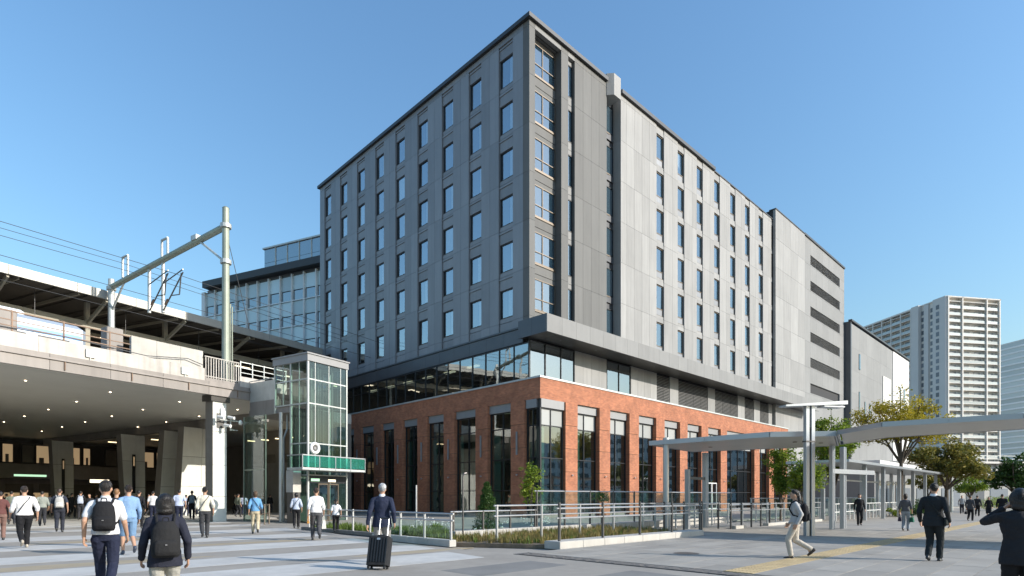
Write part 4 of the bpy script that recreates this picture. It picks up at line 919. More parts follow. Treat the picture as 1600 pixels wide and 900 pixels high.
tree('golden_tree', 'tall golden-leaved tree rising through the gap above the plaza canopy', (29.4,44,0), 9.9, (3.3,3.1,3.0), 'leaf_gold', 13000, .1, 3, .14, .4, 11, 9, .7)
tree('olive_tree', 'round dark olive-brown tree behind the far lamp', (38.8,52,0), 7.0, (3.3,3.0,2.6), 'leaf_olive', 8500, .15, 5, .17, .3, 8, 6, .75)
tree('bright_tree', 'bright green tree seen above and below the plaza canopy', (21.2,38.5,0), 8.0, (1.35,1.3,3.3), 'leaf_green', 8500, .09, 9, .1, .2, 10, 7, .5)
tree('bright_tree', 'yellow-green street tree behind the lamp mast', (16.6,33.0,0), 4.4, (1.0,1.0,1.95), 'leaf_green', 5200, .08, 11, .06, .14, 9, 6, .38)
tree('bright_tree', 'slim yellow-green tree in front of the last brick pillars', (16.6,36.0,0), 5.0, (.95,.95,2.2), 'leaf_green', 5200, .08, 13, .06, .14, 9, 6, .38)
tree('dark_tree', 'dark green tree at the edge of the frame beyond the walkers', (47.8,55,0), 5.6, (2.4,2.2,2.4), 'leaf_dark', 6500, .14, 17, .15, .25, 8, 6, .6)
tree('small_tree', 'small pale green tree under the far footbridge', (53.5,68,0), 4.4, (2.2,2,1.6), 'leaf_green', 3200, .14, 19, .1, .3, 6, 5, .5)
tree('small_tree', 'small olive tree under the footbridge, nearer the far lamp', (50,70,0), 5, (2.2,2,1.8), 'leaf_olive', 3200, .14, 21, .1, .3, 6, 5, .5)
tree('young_tree', 'thin young tree with sparse leaves by the glazed brick corner', PW(-11.2,-10.9), 3.1, (.48,.48,1.25), 'leaf_green', 1500, .06, 23, .03, .2, 9, 5, .2)
tree('sapling', 'little leafy sapling on the terrace in front of the sunlit brick arcade', PW(-4.5,-9.5), 2.0, (.4,.4,.6), 'leaf_green', 500, .06, 29, .03, .35, 5, 4, .2)
# conifer
def conifer(label, base, h, rad):
    r = np.random.default_rng(31); o = thing('conifer', label, 'tree', base)
    put('trunk', MB().tube((0,0,-.05),(0,0,h*.9),.05,.01), 'bark', o)
    cs = []; rd = []
    for i in range(260):
        z = h*r.uniform(.03,.99); k = rad*(1-z/h)**.85*r.uniform(.6,1); a = r.uniform(0,2*math.pi); cs.append((math.cos(a)*k,math.sin(a)*k,z)); rd.append(.1+.08*(1-z/h))
    v, f = leaf_cloud(cs, rd, 9000, .035, r); obj('crown', quick_mesh('crown', v, f, 'leaf_dark'), o)
conifer('small dense cone-shaped conifer in front of the shaded brick pillars', PW(-14.05,-11.3,.05), 2.0, .56)
def shrub(label, base, sx, sy, h, m, seed, n=900):
    r = np.random.default_rng(seed); cs = [(r.uniform(-sx,sx),r.uniform(-sy,sy),h*r.uniform(.25,.8)) for _ in range(max(8,int(sx*sy*14)))]
    o = thing('shrub', label, 'shrub', base, AP); put('stem', MB().path([(0,0,-.02),(.02,0,h*.3),(0,.03,h*.6)], .02), 'bark', o)
    v, f = leaf_cloud(cs, [h*.35]*len(cs), n, .05, r); v[:,2] = np.maximum(v[:,2], .01); obj('foliage', quick_mesh('foliage', v, f, m), o)
shrub('small round shrub in the bed behind the crossing railing', PW(-16.6,-11.6), .3, .3, .6, 'leaf_green', 41)
shrub('low clipped hedge at the foot of the golden tree', (28.6,43,0), 1.3, .6, .7, 'leaf_green', 42, 2200); shrub('hedge beyond the two bags carrier', (31.5,45.5,0), 1.5, .7, .9, 'leaf_dark', 43, 2500)
shrub('dark clipped hedge along the far right side of the plaza', (45.5,50,0), 3.2, 1.0, 1.3, 'leaf_dark', 44, 6000); shrub('green hedge at the far end of the plaza walk', (52,62,0), 4, 1.5, 1.6, 'leaf_green', 45, 6000)
shrub('dark hedge beneath the olive tree', (40,56,0), 4, 1.0, 1.4, 'leaf_dark', 46, 6000)

# ================================================================== FOOTBRIDGE AND FAR BUILDINGS
fb = thing('footbridge', 'grey steel girder bridge crossing the far end of the plaza', 'bridge', (0,0,0))
put('girder', MB().bar((55,85,5.55),(140,105,5.9),1.2,1.7), 'tower_grey', fb); put('deck', MB().bar((55,85,6.55),(140,105,6.95),3,.3), 'tower_wall', fb); put('lower_flange', MB().bar((55,85,4.5),(140,105,4.85),1.8,.4), 'steel_dark', fb)
for k in range(24): put('stiffener', MB().box(0,0,0,.12,.1,1.5), 'panel_mid', fb, (56.5+3.4*k,84.55+.8*k,4.8+.014*k))
put('rail', MB().bar((55,84,7.6),(140,104,8.0),.08).bar((55,84,7.1),(140,104,7.5),.06), 'galv', fb)
for x, y in ((60,87),(100,96.5)): put('pier', MB().box(x-.9,y-.9,0,x+.9,y+.9,4.6), 'concrete', fb)
far = thing('boundary_wall', 'pale low wall and kiosk fronts at the end of the plaza', 'wall', (44,74,0), .2)
put('wall_face', MB().box(0,0,0,40,.6,3.0), 'concrete', far)
for k in range(10): put('wall_bay', MB().box(1+3.9*k,-.05,.2,3.9+3.9*k,-.003,2.6), 'tower_shade', far)

def tower(name, label, x, y, ang, wx, wy, floors, fh, mw): 
    o = thing(name, label, 'building', (x,y,0), ang); return o
TA = math.atan2(.18,.984)
tw = tower('apartment_tower', 'tall pale apartment tower with stacked balconies behind the golden tree', 194.3, 260, TA, 28, 48, 29, 3.05, 0)
FH, NF = 3.05, 29; TH = FH*NF+2.6
put('core', MB().box(.6,1.8,0,27.4,46.5,TH-1.5).box(0.3,1.2,0,27.7,17,TH-.2), 'tower_wall', tw)
# blank zone with window strips on the left side
put('side_slab', MB().box(-.9,.0,0,.3,6.5,TH+.2).box(-.4,9.2,0,.3,11.6,TH-.6).box(-1.6,13.4,0,.6,17.4,TH+.1), 'tower_grey', tw)
wm = MB().box(0,0,0,.12,1.5,1.9).mesh('window', 'tower_shade')
for k in range(NF):
    for y in (3.2, 7.2, 12.0): obj('window', wm, tw, (-1.02 if y == 3.2 else .18,y,k*FH+.9))
# right face balconies: floor slab edges, rails, recessed windows
bal = boxmesh(28,1.9,.28,'tower_wall','balcony_slab')
rg = {}
bays = ((.5,7.4),(8.1,20.4),(21.1,27.4))
for k in range(NF+1):
    z = k*FH+.4
    obj('balcony_slab', bal, tw, (0,-.1,z))
    if k < NF:
        for (a, b) in bays:
            obj('balcony_rail', boxmesh(b-a,.08,1.0,'rail_glass_far','balcony_rail'), tw, (a,-.05,z+.3))
            n = 1 if b-a < 8 else 2
            for q in range(n):
                c = a+(b-a)*(q+.5)/n; obj('window', boxmesh(3.4,.1,1.9,'tower_shade','window'), tw, (c-1.7+random.uniform(-.5,.5),1.09,z+.6))
    # left face
    obj('balcony_slab', boxmesh(1.6,28.6,.28,'tower_wall','balcony_slab'), tw, (-1.0,18.2,z))
    if k < NF:
        for q in range(5):
            obj('balcony_rail', boxmesh(.08,5.1,1.05,'rail_glass_far','balcony_rail'), tw, (-.98,18.5+5.7*q,z+.3)); obj('window', boxmesh(.1,3.4,2.0,'tower_shade','window'), tw, (.49,19.3+5.7*q,z+.5))
for x in (0, 7.5, 20.5, 27.5): pbox('fin', tw, 'tower_wall', x, -.5, 0, x+.55, 1.2, TH)
for q in range(6): pbox('fin', tw, 'tower_wall', -1.15, 18.0+5.7*q, 0, .6, 18.4+5.7*q, TH-.4)
put('roof_slab', MB().box(-.2,-.5,TH-.4,28.3,17,TH+.1).box(-1.2,17.5,TH-.9,28,47,TH-.2), 'tower_wall', tw)
for k in range(NF-3): obj('side_balcony', boxmesh(4.5,6,.9,'rail_glass_far','side_balcony'), tw, (28.05,6,k*FH+.6)); obj('balcony_slab', boxmesh(4.8,6.4,.3,'tower_wall','balcony_slab'), tw, (28.05,5.8,k*FH+.28))
t2 = tower('glass_tower', 'blue glass high-rise partly hidden at the right edge behind the apartment tower', 297, 335, TA, 30, 30, 28, 3.2, 0)
put('core', MB().box(.5,.5,0,40,30,93), 'tower_grey', t2)
for k in range(28):
    obj('floor_band', boxmesh(40,.6,.9,'office_white','floor_band'), t2, (0,-.1,3.3*k)); obj('window_band', boxmesh(39.6,.3,2.35,'tower_shade','window_band'), t2, (.2,.15,3.3*k+.92))
    obj('side_band', boxmesh(.6,30,.9,'office_white','side_band'), t2, (-.1,.5,3.3*k)); obj('window_band', boxmesh(.3,29.6,2.35,'rail_glass_far','window_band'), t2, (.15,.7,3.3*k+.92))
# glass office behind the station
OA = math.atan2(.417,-.909)
of = thing('glass_office', 'white-finned glass office block rising behind the station roof', 'building', (-29.9,90,0), OA)
# local x runs left along the facade, facing +y (towards the camera)
put('core', MB().box(-12,-20,0,25.4,-.45,37.2), 'tower_shade', of); put('end_wall', MB().box(25.4,-20,0,26.2,.1,36.8), 'office_white', of)
for k in range(9):
    z = 36.6-4.05*(k+1)
    for q in range(15):
        x0 = -12+2.5*q
        obj('pane', boxmesh(2.38,.06,1.5,'glass_far','pane'), of, (x0+.06,-.3,z+.1)); obj('spandrel_pane', boxmesh(2.38,.06,2.2,'office_pane','spandrel_pane'), of, (x0+.06,-.28,z+1.75))
    obj('floor_band', boxmesh(37.4,.3,.14,'office_white','floor_band'), of, (-12,-.35,z-.05))
for q in range(16): pbox('fin', of, 'office_white', -12.07+2.5*q, -.35, 0, -11.93+2.5*q, .12, 36.8)
put('roof_slab', MB().box(-12.5,-20,37.2,25.0,.9,38.3), 'cap_dark', of)
ph = put('penthouse', MB().box(-12,-16,38.3,14,-2.4,43.0), 'tower_shade', of)
for q in range(10):
    for j in range(2): obj('pane', boxmesh(2.5,.06,2.3,'glass_far','pane'), ph, (-12+2.6*q+.05,-2.38,38.35+2.35*j))
    pbox('fin', ph, 'galv', -12+2.6*q-.06, -2.4, 38.3, -12+2.6*q+.06, -2.2, 43.2)
put('penthouse_cap', MB().box(-12.2,-16,43.0,14.2,-2.1,43.25), 'galv', ph)

# unseen offices added for the glass reflections; the taller ones hide low sky
for i, (x, y, a, wd, hh, lab) in enumerate(((180,38,1.62,56,21,'grey office slab added out of view, reflected in the brick arcade glass'),(205,105,1.5,70,30,'tall grey office added out of view, reflected further along the arcade'),(-150,-40,-.6,60,13,'broad office added out of view on the tracks side, reflected in the shaded strip windows'))):
    o = thing('reflection_office', lab, 'building', (x,y,0), a); put('wall', MB().box(-wd/2,-7,0,wd/2,7,hh), 'office_white', o)
    for k in range(int(hh/3.6)):
        for q in range(int(wd/4)): put('window', MB().box(-wd/2+4*q+.8,-7.1,3.6*k+1.0,-wd/2+4*q+3.4,7.1,3.6*k+2.8), 'tower_shade', o)

# ================================================================== PEOPLE
JOBS = []       # (mesh builder, voxel, smoothing, material, object waiting for its mesh)
def grow(name, mb, voxel, sm, m, parent, disp=None):
    """a child whose mesh is the smooth union of the shapes in mb (made for all at once further down)"""
    o = obj(name, bpy.data.meshes.new(name), parent); JOBS.append((mb, voxel, sm, m, o, disp)); return o
_pm = {}
def pcol(kind, col):
    k = (kind, tuple(round(c,3) for c in col))
    if k not in _pm:
        n = '%s_%d' % (kind, len(_pm))
        if kind == 'skin': mat(n, col, .55, 0, var=.06, scale=20, spec=.4)
        elif kind == 'hair': mat(n, col, .4, 0, var=.3, scale=60, bump=.4, bscale=120)
        elif kind == 'leather': mat(n, col, .4, 0, var=.15, scale=10)
        else: mat(n, col, .85, 0, var=.1, scale=7, bump=.9, bscale=9, spec=.25)
        _pm[k] = MATS[n]
    return _pm[k]
def ik(a, c, l1, l2, pole):
    """middle joint of a two-bone limb from a to c, bending towards pole"""
    a = Vector(a); c = Vector(c); d = c-a; L = min(d.length, (l1+l2)*.999); d.normalize(); x = (l1*l1-l2*l2+L*L)/(2*L); h = math.sqrt(max(0, l1*l1-x*x))
    p = Vector(pole); p = (p-d*p.dot(d)).normalized(); return a+d*x+p*h
SKIN = (.46, .27, .18)
def person(label, x, y, face, h=1.72, top=(.7,.7,.7), bottom=(.03,.03,.04), sleeve='short', legs='long', hair='short', hair_col=(.012,.01,.009), shoe=(.03,.03,.03),
           stride=.5, lead=1, arms=None, vox=.016, build=1.0, female=False, coat=False, collar=None, head_turn=0, group='people walking about the station square', z=0, step=None):
    """one walker; face = direction of travel in degrees (90 = away from the camera); local +y is forward"""
    k = h/1.75; o = thing('person', label, 'person', (x,y,z), math.atan2(y,x)-R(90)+R(face-90), group); o.scale = (k,k,k)
    sw = .185*(.93 if female else 1)*build; hw = .095; hipz = .925-.045*stride
    hip = [Vector((s*hw,0,hipz)) for s in (-1,1)]
    fy = {1: .30*stride, -1: -.36*stride}; ank = []
    for i, s in enumerate((-1,1)):
        fwd = (s == lead); ank.append(Vector((s*(.085),(step[0] if fwd else step[1]) if step else (fy[1] if fwd else fy[-1]), .085 if fwd else .085+(step[2] if step else .17*stride))))
    knee = [ik(hip[i], ank[i], .43, .425, (0,1,.0)) for i in range(2)]
    sh = [Vector((s*(sw-.01),-.01,1.395)) for s in (-1,1)]
    hand = []
    for i, s in enumerate((-1,1)):
        sg = -1 if s == lead else 1
        hand.append(Vector((s*(sw+.075),.06+.17*stride*sg,.875+.02*abs(sg))))
    if arms:
        for i in (0,1):
            if arms[i] is not None: hand[i] = Vector(arms[i])
    elb = []
    for i, s in enumerate((-1,1)):
        pole = (s*.25,-1,-.1) if not (arms and arms[i] is not None and hand[i].z > 1.2) else (s*.85,-.1,-.8)
        elb.append(ik(sh[i], hand[i], .30, .265, pole)); hand[i] = elb[i]+(hand[i]-elb[i]).normalized()*.265
    rh = Matrix.Rotation(R(head_turn), 3, 'Z'); hc = Vector((0,.025,1.632))
    def H(p): return hc+rh @ Vector(p)
    # --- body
    b = MB(); bw = build*(.94 if female else 1)
    b.loft([((0,0,.84),.10*bw,.08),((0,0,.93),.155*bw,.105),((0,0,1.08),.125*bw,.09),((0,.0,1.28),.165*bw,.105),((0,-.005,1.40),.165*bw,.09),((0,0,1.46),.085,.065)])
    b.cap((0,-.005,1.42),(0,.015,1.56),.06*bw,.053); b.ell(hc,(.074,.092,.112),16,12,rh); b.ell(H((0,.03,-.055)),(.055,.06,.06),12,8,rh)
    b.ell(H((0,.098,-.012)),(.013,.022,.022),8,6,rh); b.ell(H((-.076,-.002,-.01)),(.012,.02,.032),8,6,rh); b.ell(H((.076,-.002,-.01)),(.012,.02,.032),8,6,rh)
    for i, s in enumerate((-1,1)):
        b.cap(sh[i],elb[i],.05*bw,.039); b.cap(elb[i],hand[i],.039,.027)
        d = (hand[i]-elb[i]).normalized(); fw = Vector((0,1,0)); fw = (fw-d*fw.dot(d)).normalized() if abs(d.y) < .95 else Vector((0,0,1)); inw = Vector((-s,0,0)); inw = (inw-d*inw.dot(d)); inw = inw.normalized() if inw.length > .1 else d.cross(fw)
        for q in (-.022,0,.022): b.cap(hand[i]+d*.01+fw*q*.8, hand[i]+d*.085+fw*q*1.25, .017, .015, 8)
        fr_ = .0095 if vox < .012 else .0115
        for j, (q, ln) in enumerate(((.031,.9),(.0105,1.05),(-.0105,1.0),(-.031,.78))):
            p0 = hand[i]+d*.088+fw*q; p1 = p0+(d*.9+inw*.35).normalized()*.04*ln; p2 = p1+(d*.55+inw*.8).normalized()*.034*ln; b.cap(p0,p1,fr_,fr_*.95,7); b.cap(p1,p2,fr_*.95,fr_*.85,7)
        t0 = hand[i]+d*.028+fw*.028; t1 = t0+(d*.55+fw*.65+inw*.3).normalized()*.042; b.cap(t0,t1,.013,.012,7); b.cap(t1,t1+(d*.9+inw*.4).normalized()*.03,.012,.010,7)
        b.cap(hip[i],knee[i],.078*bw,.052); b.cap(knee[i],knee[i].lerp(ank[i],.3)+Vector((0,-.012,0)),.052,.054); b.cap(knee[i].lerp(ank[i],.3)+Vector((0,-.012,0)),ank[i],.054,.036)
        b.cap(ank[i],ank[i]+Vector((0,.05,-.045)),.036,.03)
    grow('body', b, max(vox*.85,.008), 2, pcol('skin', SKIN), o)
    # --- shoes
    for i, s in enumerate((-1,1)):
        up = ank[i].z-.085; tilt = -min(.9, up*4.2); rot = Matrix.Rotation(tilt, 3, 'X'); sb = MB(); c = ank[i]
        f = lambda p: c+rot @ Vector(p)
        sb.cap(f((0,-.035,-.045)), f((0,.06,-.05)), .042, .042, 8); sb.cap(f((0,.06,-.052)), f((s*.01,.15,-.06)), .043, .03, 8); sb.cap(f((0,-.02,-.005)), f((0,.0,-.04)), .042, .042, 8)
        grow('shoe', sb, vox, 1, pcol('leather', shoe), o)
    # --- trousers or shorts
    t = MB(); t.loft([((0,0,.83),.13*bw,.10),((0,-.006,.93),.178*bw,.128),((0,0,1.02),.155*bw,.112),((0,0,1.06),.145*bw,.105)])
    for i, s in enumerate((-1,1)):
        kn = knee[i]; an = ank[i]+Vector((0,0,.0))
        if legs == 'long':
            t.cap(hip[i]+Vector((0,-.005,-.02)),kn,.098*bw,.076); e = kn.lerp(an,.93); t.cap(kn,e,.076,.064); t.cap(e.lerp(kn,.1)+Vector((0,0,.0)),e,.064,.064)
        elif legs == 'shorts': t.cap(hip[i]+Vector((0,0,-.02)),hip[i].lerp(kn,.95),.1*bw,.085)
        else: t.cap(hip[i]+Vector((0,0,-.02)),kn.lerp(an,.15),.1*bw,.1)
    grow('trousers' if legs == 'long' else 'shorts', t, vox, 2, pcol('cloth', bottom), o, (.013,.06))
    # --- shirt or jacket
    g = MB(); lo = .80 if coat else .93; fl = .205 if coat else .19
    g.loft([((0,-.004,lo),fl*bw,.146),((0,-.006,1.0),.183*bw,.134),((0,0,1.12),.155*bw,.112),((0,0,1.28),.19*bw,.128),((0,-.012,1.375),.19*bw,.115),((0,-.01,1.44),.135*bw,.088),((0,.0,1.475),.075,.066)], 20)
    for i, s in enumerate((-1,1)):
        r0 = .058*bw
        g.cap((s*.05,-.01,1.448),sh[i]+Vector((-s*.01,0,.0)),.045,.058*bw); g.cap(sh[i]+Vector((-s*.02,0,0)),sh[i].lerp(elb[i],.35),r0*1.0,r0)
        if sleeve == 'short': g.cap(sh[i],sh[i].lerp(elb[i],.72),r0,.062)
        elif sleeve == 'half': g.cap(sh[i],elb[i],r0,.06); g.cap(elb[i],elb[i].lerp(hand[i],.25),.058,.056)
        else: g.cap(sh[i],elb[i],r0,.054); g.cap(elb[i],elb[i].lerp(hand[i],.93),.054,.042)
    grow('jacket' if coat else 'shirt', g, vox, 2, pcol('cloth', top), o, (.017,.08))
    if collar: 
        c_ = MB(); c_.loft([((0,.0,1.46),.078,.072),((0,.005,1.50),.066,.064),((0,.01,1.525),.062,.06)]); grow('collar', c_, vox, 1, pcol('cloth', collar), o)
    # --- hair
    hm = MB(); hm.ell(H((0,-.014,.034)),(.078,.09,.09),16,12,rh); hm.ell(H((0,-.045,-.004)),(.064,.055,.066),14,10,rh)
    if hair == 'bob': hm.ell(H((0,-.03,-.035)),(.104,.092,.115),16,12,rh); hm.ell(H((0,-.03,-.1)),(.105,.085,.075),16,12,rh); hm.ell(H((0,-.01,.03)),(.094,.1,.1),16,12,rh)
    if hair == 'tail': hm.cap(H((0,-.09,.0)),H((0,-.12,-.14)),.035,.04); hm.cap(H((0,-.12,-.14)),H((0,-.1,-.26)),.04,.02)
    if hair == 'medium': hm.ell(H((0,-.025,.0)),(.09,.098,.115),16,12,rh); hm.ell(H((0,-.05,-.07)),(.075,.055,.07),12,8,rh)
    grow('hair', hm, min(vox,.014), 1, pcol('hair', hair_col), o, (.012,.016) if hair != 'bob' else (.006,.03))
    if vox < .0135:
        lk = MB(); q = np.random.default_rng(int(abs(x*97+y*31))); wide = hair == 'bob'
        for i in range(130 if wide else 90):
            a = q.uniform(0,2*math.pi); low = math.sin(a) < .35
            rx_, ry_, rz_, cz_ = (.107,.1,.12,-.01) if wide else (.079,.094,.095,.034)
            end = (2.25 if wide else (2.1 if math.sin(a) < -.55 else 1.62)) if low else 1.2
            pts = []
            for th in np.linspace(q.uniform(.05,.7), end+q.uniform(-.2,.15), 5):
                aa = a+q.normal(0,.06); pts.append(H((rx_*math.sin(th)*math.cos(aa), -.016+ry_*math.sin(th)*math.sin(aa), cz_+rz_*math.cos(th))))
            if wide and low: pts.append(pts[-1]+Vector((0,0,-.05)))
            lk.path(pts, [.0075]*(len(pts)-1)+[.002], 4)
        put('hair_strands', lk, pcol('hair', [c*1.5+.006 for c in hair_col]), o)
    if vox < .013 and abs(face-90)+abs(head_turn) > 30:
        for s in (-1,1): put('eye', MB().ell(H((s*.03,.082,.012)),(.012,.008,.007),8,6), 'frame_dark', o)
        put('mouth', MB().ell(H((0,.088,-.062)),(.022,.008,.006),8,6), 'brick', o)
    o['pts'] = [*sh[0], *sh[1], *hand[0], *hand[1]]; return o
def grow_all():
    tmp = []
    tex = {}
    for mb, vx, sm, m, o, dp in JOBS:
        me = mb.mesh('grow'); t = bpy.data.objects.new('grow', me); C.objects.link(t); tmp.append(t)
        r = t.modifiers.new('r', 'REMESH'); r.mode = 'VOXEL'; r.voxel_size = vx; r.use_smooth_shade = True
        s = t.modifiers.new('s', 'SMOOTH'); s.factor = .5; s.iterations = sm
        if dp:
            if dp not in tex: tx = bpy.data.textures.new('folds', 'CLOUDS'); tx.noise_scale = dp[1]; tx.noise_depth = 2; tex[dp] = tx
            dm = t.modifiers.new('d', 'DISPLACE'); dm.texture = tex[dp]; dm.strength = dp[0]; dm.mid_level = .5; dm.texture_coords = 'LOCAL'
    dg = bpy.context.evaluated_depsgraph_get()
    for t, (mb, vx, sm, m, o, dp) in zip(tmp, JOBS):
        me = bpy.data.meshes.new_from_object(t.evaluated_get(dg)); me.name = o.name; me.materials.clear(); me.materials.append(m); me.shade_smooth(); o.data = me
    for t in tmp: me = t.data; bpy.data.objects.remove(t); bpy.data.meshes.remove(me)
def at(px, Y): return (px-800)/910*Y
def on_person(o, p): return o.matrix_basis @ Vector(p)
def worn(name, label, cat, o): 
    b = thing(name, label, cat, o.location, o.rotation_euler.z); b.scale = o.scale; return b
def backpack(o, label, col, light=None, w_=.15, hgt=.45, z0=.98):
    b = worn('backpack', label, 'backpack', o); m = pcol('bag', col); y = -.135
    mb = MB(); mb.loft([((0,y-.075,z0),w_*.85,.05),((0,y-.085,z0+.04),w_,.085),((0,y-.085,z0+hgt*.45),w_*1.02,.095),((0,y-.075,z0+hgt*.8),w_*.9,.08),((0,y-.06,z0+hgt),w_*.55,.045)], 16); grow('main_body', mb, .012, 2, m, b)
    p = MB(); p.loft([((0,y-.155,z0+.03),w_*.75,.03),((0,y-.168,z0+.08),w_*.82,.045),((0,y-.165,z0+hgt*.42),w_*.8,.042),((0,y-.15,z0+hgt*.5),w_*.6,.03)], 14); grow('front_pocket', p, .012, 2, pcol('bag', light or col), b)
    for s in (-1,1):
        put('strap', MB().path([(s*w_*.55,y-.03,z0+hgt*.9),(s*.1,y+.035,1.43),(s*.11,-.02,1.485),(s*.12,.09,1.43),(s*.135,.14,1.28),(s*.15,.06,1.12),(s*w_*.9,y-.03,z0+.1)], .017, 6), m, b)
    put('handle', MB().path([(-.04,y-.06,z0+hgt-.01),(-.03,y-.06,z0+hgt+.045),(.03,y-.06,z0+hgt+.045),(.04,y-.06,z0+hgt-.01)], .008, 5), m, b)
    put('zip_pull', MB().box(-.012,y-.222,z0+hgt*.36,.012,y-.212,z0+hgt*.38), 'lintel', b); return b
def sling(o, label, col, side=1):
    b = worn('sling_bag', label, 'bag', o); m = pcol('bag', col)
    put('strap', MB().path([(side*.12,.01,1.478),(side*.1,-.105,1.42),(-side*.02,-.148,1.26),(-side*.13,-.13,1.06),(-side*.2,-.02,.95)], .012, 6).path([(side*.12,.01,1.478),(side*.1,.12,1.4),(-side*.05,.155,1.2),(-side*.2,.05,.95)], .012, 6), m, b)
    mb = MB(); mb.loft([((-side*.23,.0,.82),.035,.1),((-side*.235,.0,.86),.045,.12),((-side*.235,.0,.96),.045,.12),((-side*.225,.0,1.0),.03,.1)], 14); grow('pouch', mb, .014, 1, m, b); return b
def tote(o, label, col, hand, w_=.2, hgt=.36, dpt=.06, name='tote_bag'):
    b = worn(name, label, 'bag', o); p = o['pts']; hx = Vector(p[6:9] if hand == 0 else p[9:12]); m = pcol('bag', col); z = hx.z-.12
    d = dpt; W_ = w_
    put('bag_body', MB().add([(hx.x-d*.8,hx.y-W_*.9,z-hgt-.1),(hx.x+d*.8,hx.y-W_*.9,z-hgt-.1),(hx.x+d*.8,hx.y+W_*.9,z-hgt-.1),(hx.x-d*.8,hx.y+W_*.9,z-hgt-.1),(hx.x-d*.5,hx.y-W_,z-.12),(hx.x+d*.5,hx.y-W_,z-.12),(hx.x+d*.5,hx.y+W_,z-.12),(hx.x-d*.5,hx.y+W_,z-.12)],[(3,2,1,0),(4,5,6,7),(0,1,5,4),(1,2,6,5),(2,3,7,6),(3,0,4,7)]), m, b)
    for s in (-1,1): put('handle', MB().path([(hx.x+s*d*.4,hx.y-W_*.4,z-.13),(hx.x+s*.01,hx.y-W_*.15,z+.03),(hx.x+s*.01,hx.y+W_*.15,z+.03),(hx.x+s*d*.4,hx.y+W_*.4,z-.13)], .008, 5), m, b)
    return b
WHITE = (.62,.62,.63); CREAM = (.62,.58,.48); NAVY = (.018,.022,.045); BLACK = (.014,.014,.016); GREY = (.2,.2,.21); BEIGE = (.42,.36,.27); CHAR = (.035,.036,.042); LBLUE = (.2,.32,.5)
# --- crossing, near to far
p = person('man in a white shirt and navy trousers with a black backpack, walking away', at(165,8.9), 8.9, 84, 1.74, WHITE, NAVY, lead=-1, stride=.85, vox=.0095, collar=WHITE); backpack(p, 'black backpack on the man in the white shirt in front', BLACK, z0=.99)
p = person('woman with a black bob and dark jacket with a big black backpack, seen close', at(258,6.7), 6.7, 92, 1.53, (.02,.022,.035), (.36,.35,.31), 'long', hair='bob', female=True, coat=True, vox=.0095, stride=.45, build=1.08); backpack(p, 'large black backpack on the woman with the black bob', (.018,.018,.019), w_=.165, hgt=.47, z0=.93)
p = person('man in a blue shirt and blue shorts walking behind the white-shirted backpacker', at(201,15), 15, 100, 1.79, LBLUE, (.16,.27,.42), 'long', 'shorts', hair_col=(.02,.014,.01), shoe=(.05,.06,.09), stride=.7, lead=-1, vox=.012)
person('sandy-haired person in a dark jacket hidden between two walkers', at(182,17.5), 17.5, 80, 1.74, (.05,.05,.055), CHAR, 'long', hair_col=(.22,.11,.045), vox=.016)
p = person('man in a loose white shirt and black trousers with a shoulder strap', at(38,17), 17, 98, 1.80, (.7,.68,.66), BLACK, 'half', hair_col=(.03,.022,.018), shoe=(.4,.35,.28), stride=.75, vox=.012, build=1.12); sling(p, 'dark cross-body bag on the man in the loose white shirt', CHAR)
person('person in a grey-green shirt walking away behind the strap-wearing man', at(66,29.5), 29.5, 92, 1.78, (.25,.27,.24), CHAR, 'half', stride=.6, lead=-1)
p = person('man in a dark T-shirt and dark jeans with a pale backpack', at(93,24.4), 24.4, 88, 1.84, (.03,.035,.05), (.03,.033,.045), 'short', hair_col=(.05,.035,.025), stride=.55); backpack(p, 'pale grey backpack on the man in the dark T-shirt', (.4,.39,.37), (.5,.49,.47))
p = person('dark-dressed person with a pale blue bag at the concourse edge', at(126,37), 37, 85, 1.86, BLACK, CHAR, 'long', stride=.4); backpack(p, 'pale blue backpack at the dark concourse edge', (.45,.5,.62))
person('person in a grey-green top at the far left of the crossing', at(18,31), 31, 80, 1.8, (.17,.19,.15), CHAR, 'half')
person('person in dark red cut off by the left edge of the picture', at(1,20), 20, 95, 1.68, (.12,.05,.045), (.2,.12,.1), 'short', female=True)
person('person in a white shirt walking into the shade left of the black bob', at(239,35), 35, 88, 1.84, WHITE, NAVY, 'short')
person('person in a pale blue shirt under the concourse edge', at(280,31), 31, 92, 1.88, (.42,.47,.62), NAVY, 'short', build=1.1)
p = person('dark-dressed person with a blue-grey backpack by the light pier', at(300,38), 38, 90, 1.9, BLACK, BLACK, 'long', female=True); backpack(p, 'blue-grey backpack by the light slanted pier', (.12,.17,.22))
p = person('man in a cream shirt and charcoal trousers walking towards the station column', at(320,21), 21, 95, 1.84, CREAM, (.045,.046,.05), 'half', stride=.6, vox=.013); sling(p, 'thin dark cross-body strap bag on the man in the cream shirt', CHAR)
p = person('woman in a blue T-shirt and beige trousers walking away', at(399,23.5), 23.5, 92, 1.72, (.13,.3,.5), (.5,.43,.3), 'half', hair='medium', hair_col=(.07,.04,.02), female=True, stride=.5, vox=.013, lead=-1); sling(p, 'small dark strap bag on the woman in blue', CHAR, -1)
p = person('woman in a pale blue top with a cross-body bag near the lift', at(463,27.3), 27.3, 88, 1.7, (.45,.5,.6), BLACK, 'half', hair='medium', female=True, stride=.35, vox=.014); sling(p, 'black cross-body bag on the woman near the lift', BLACK)
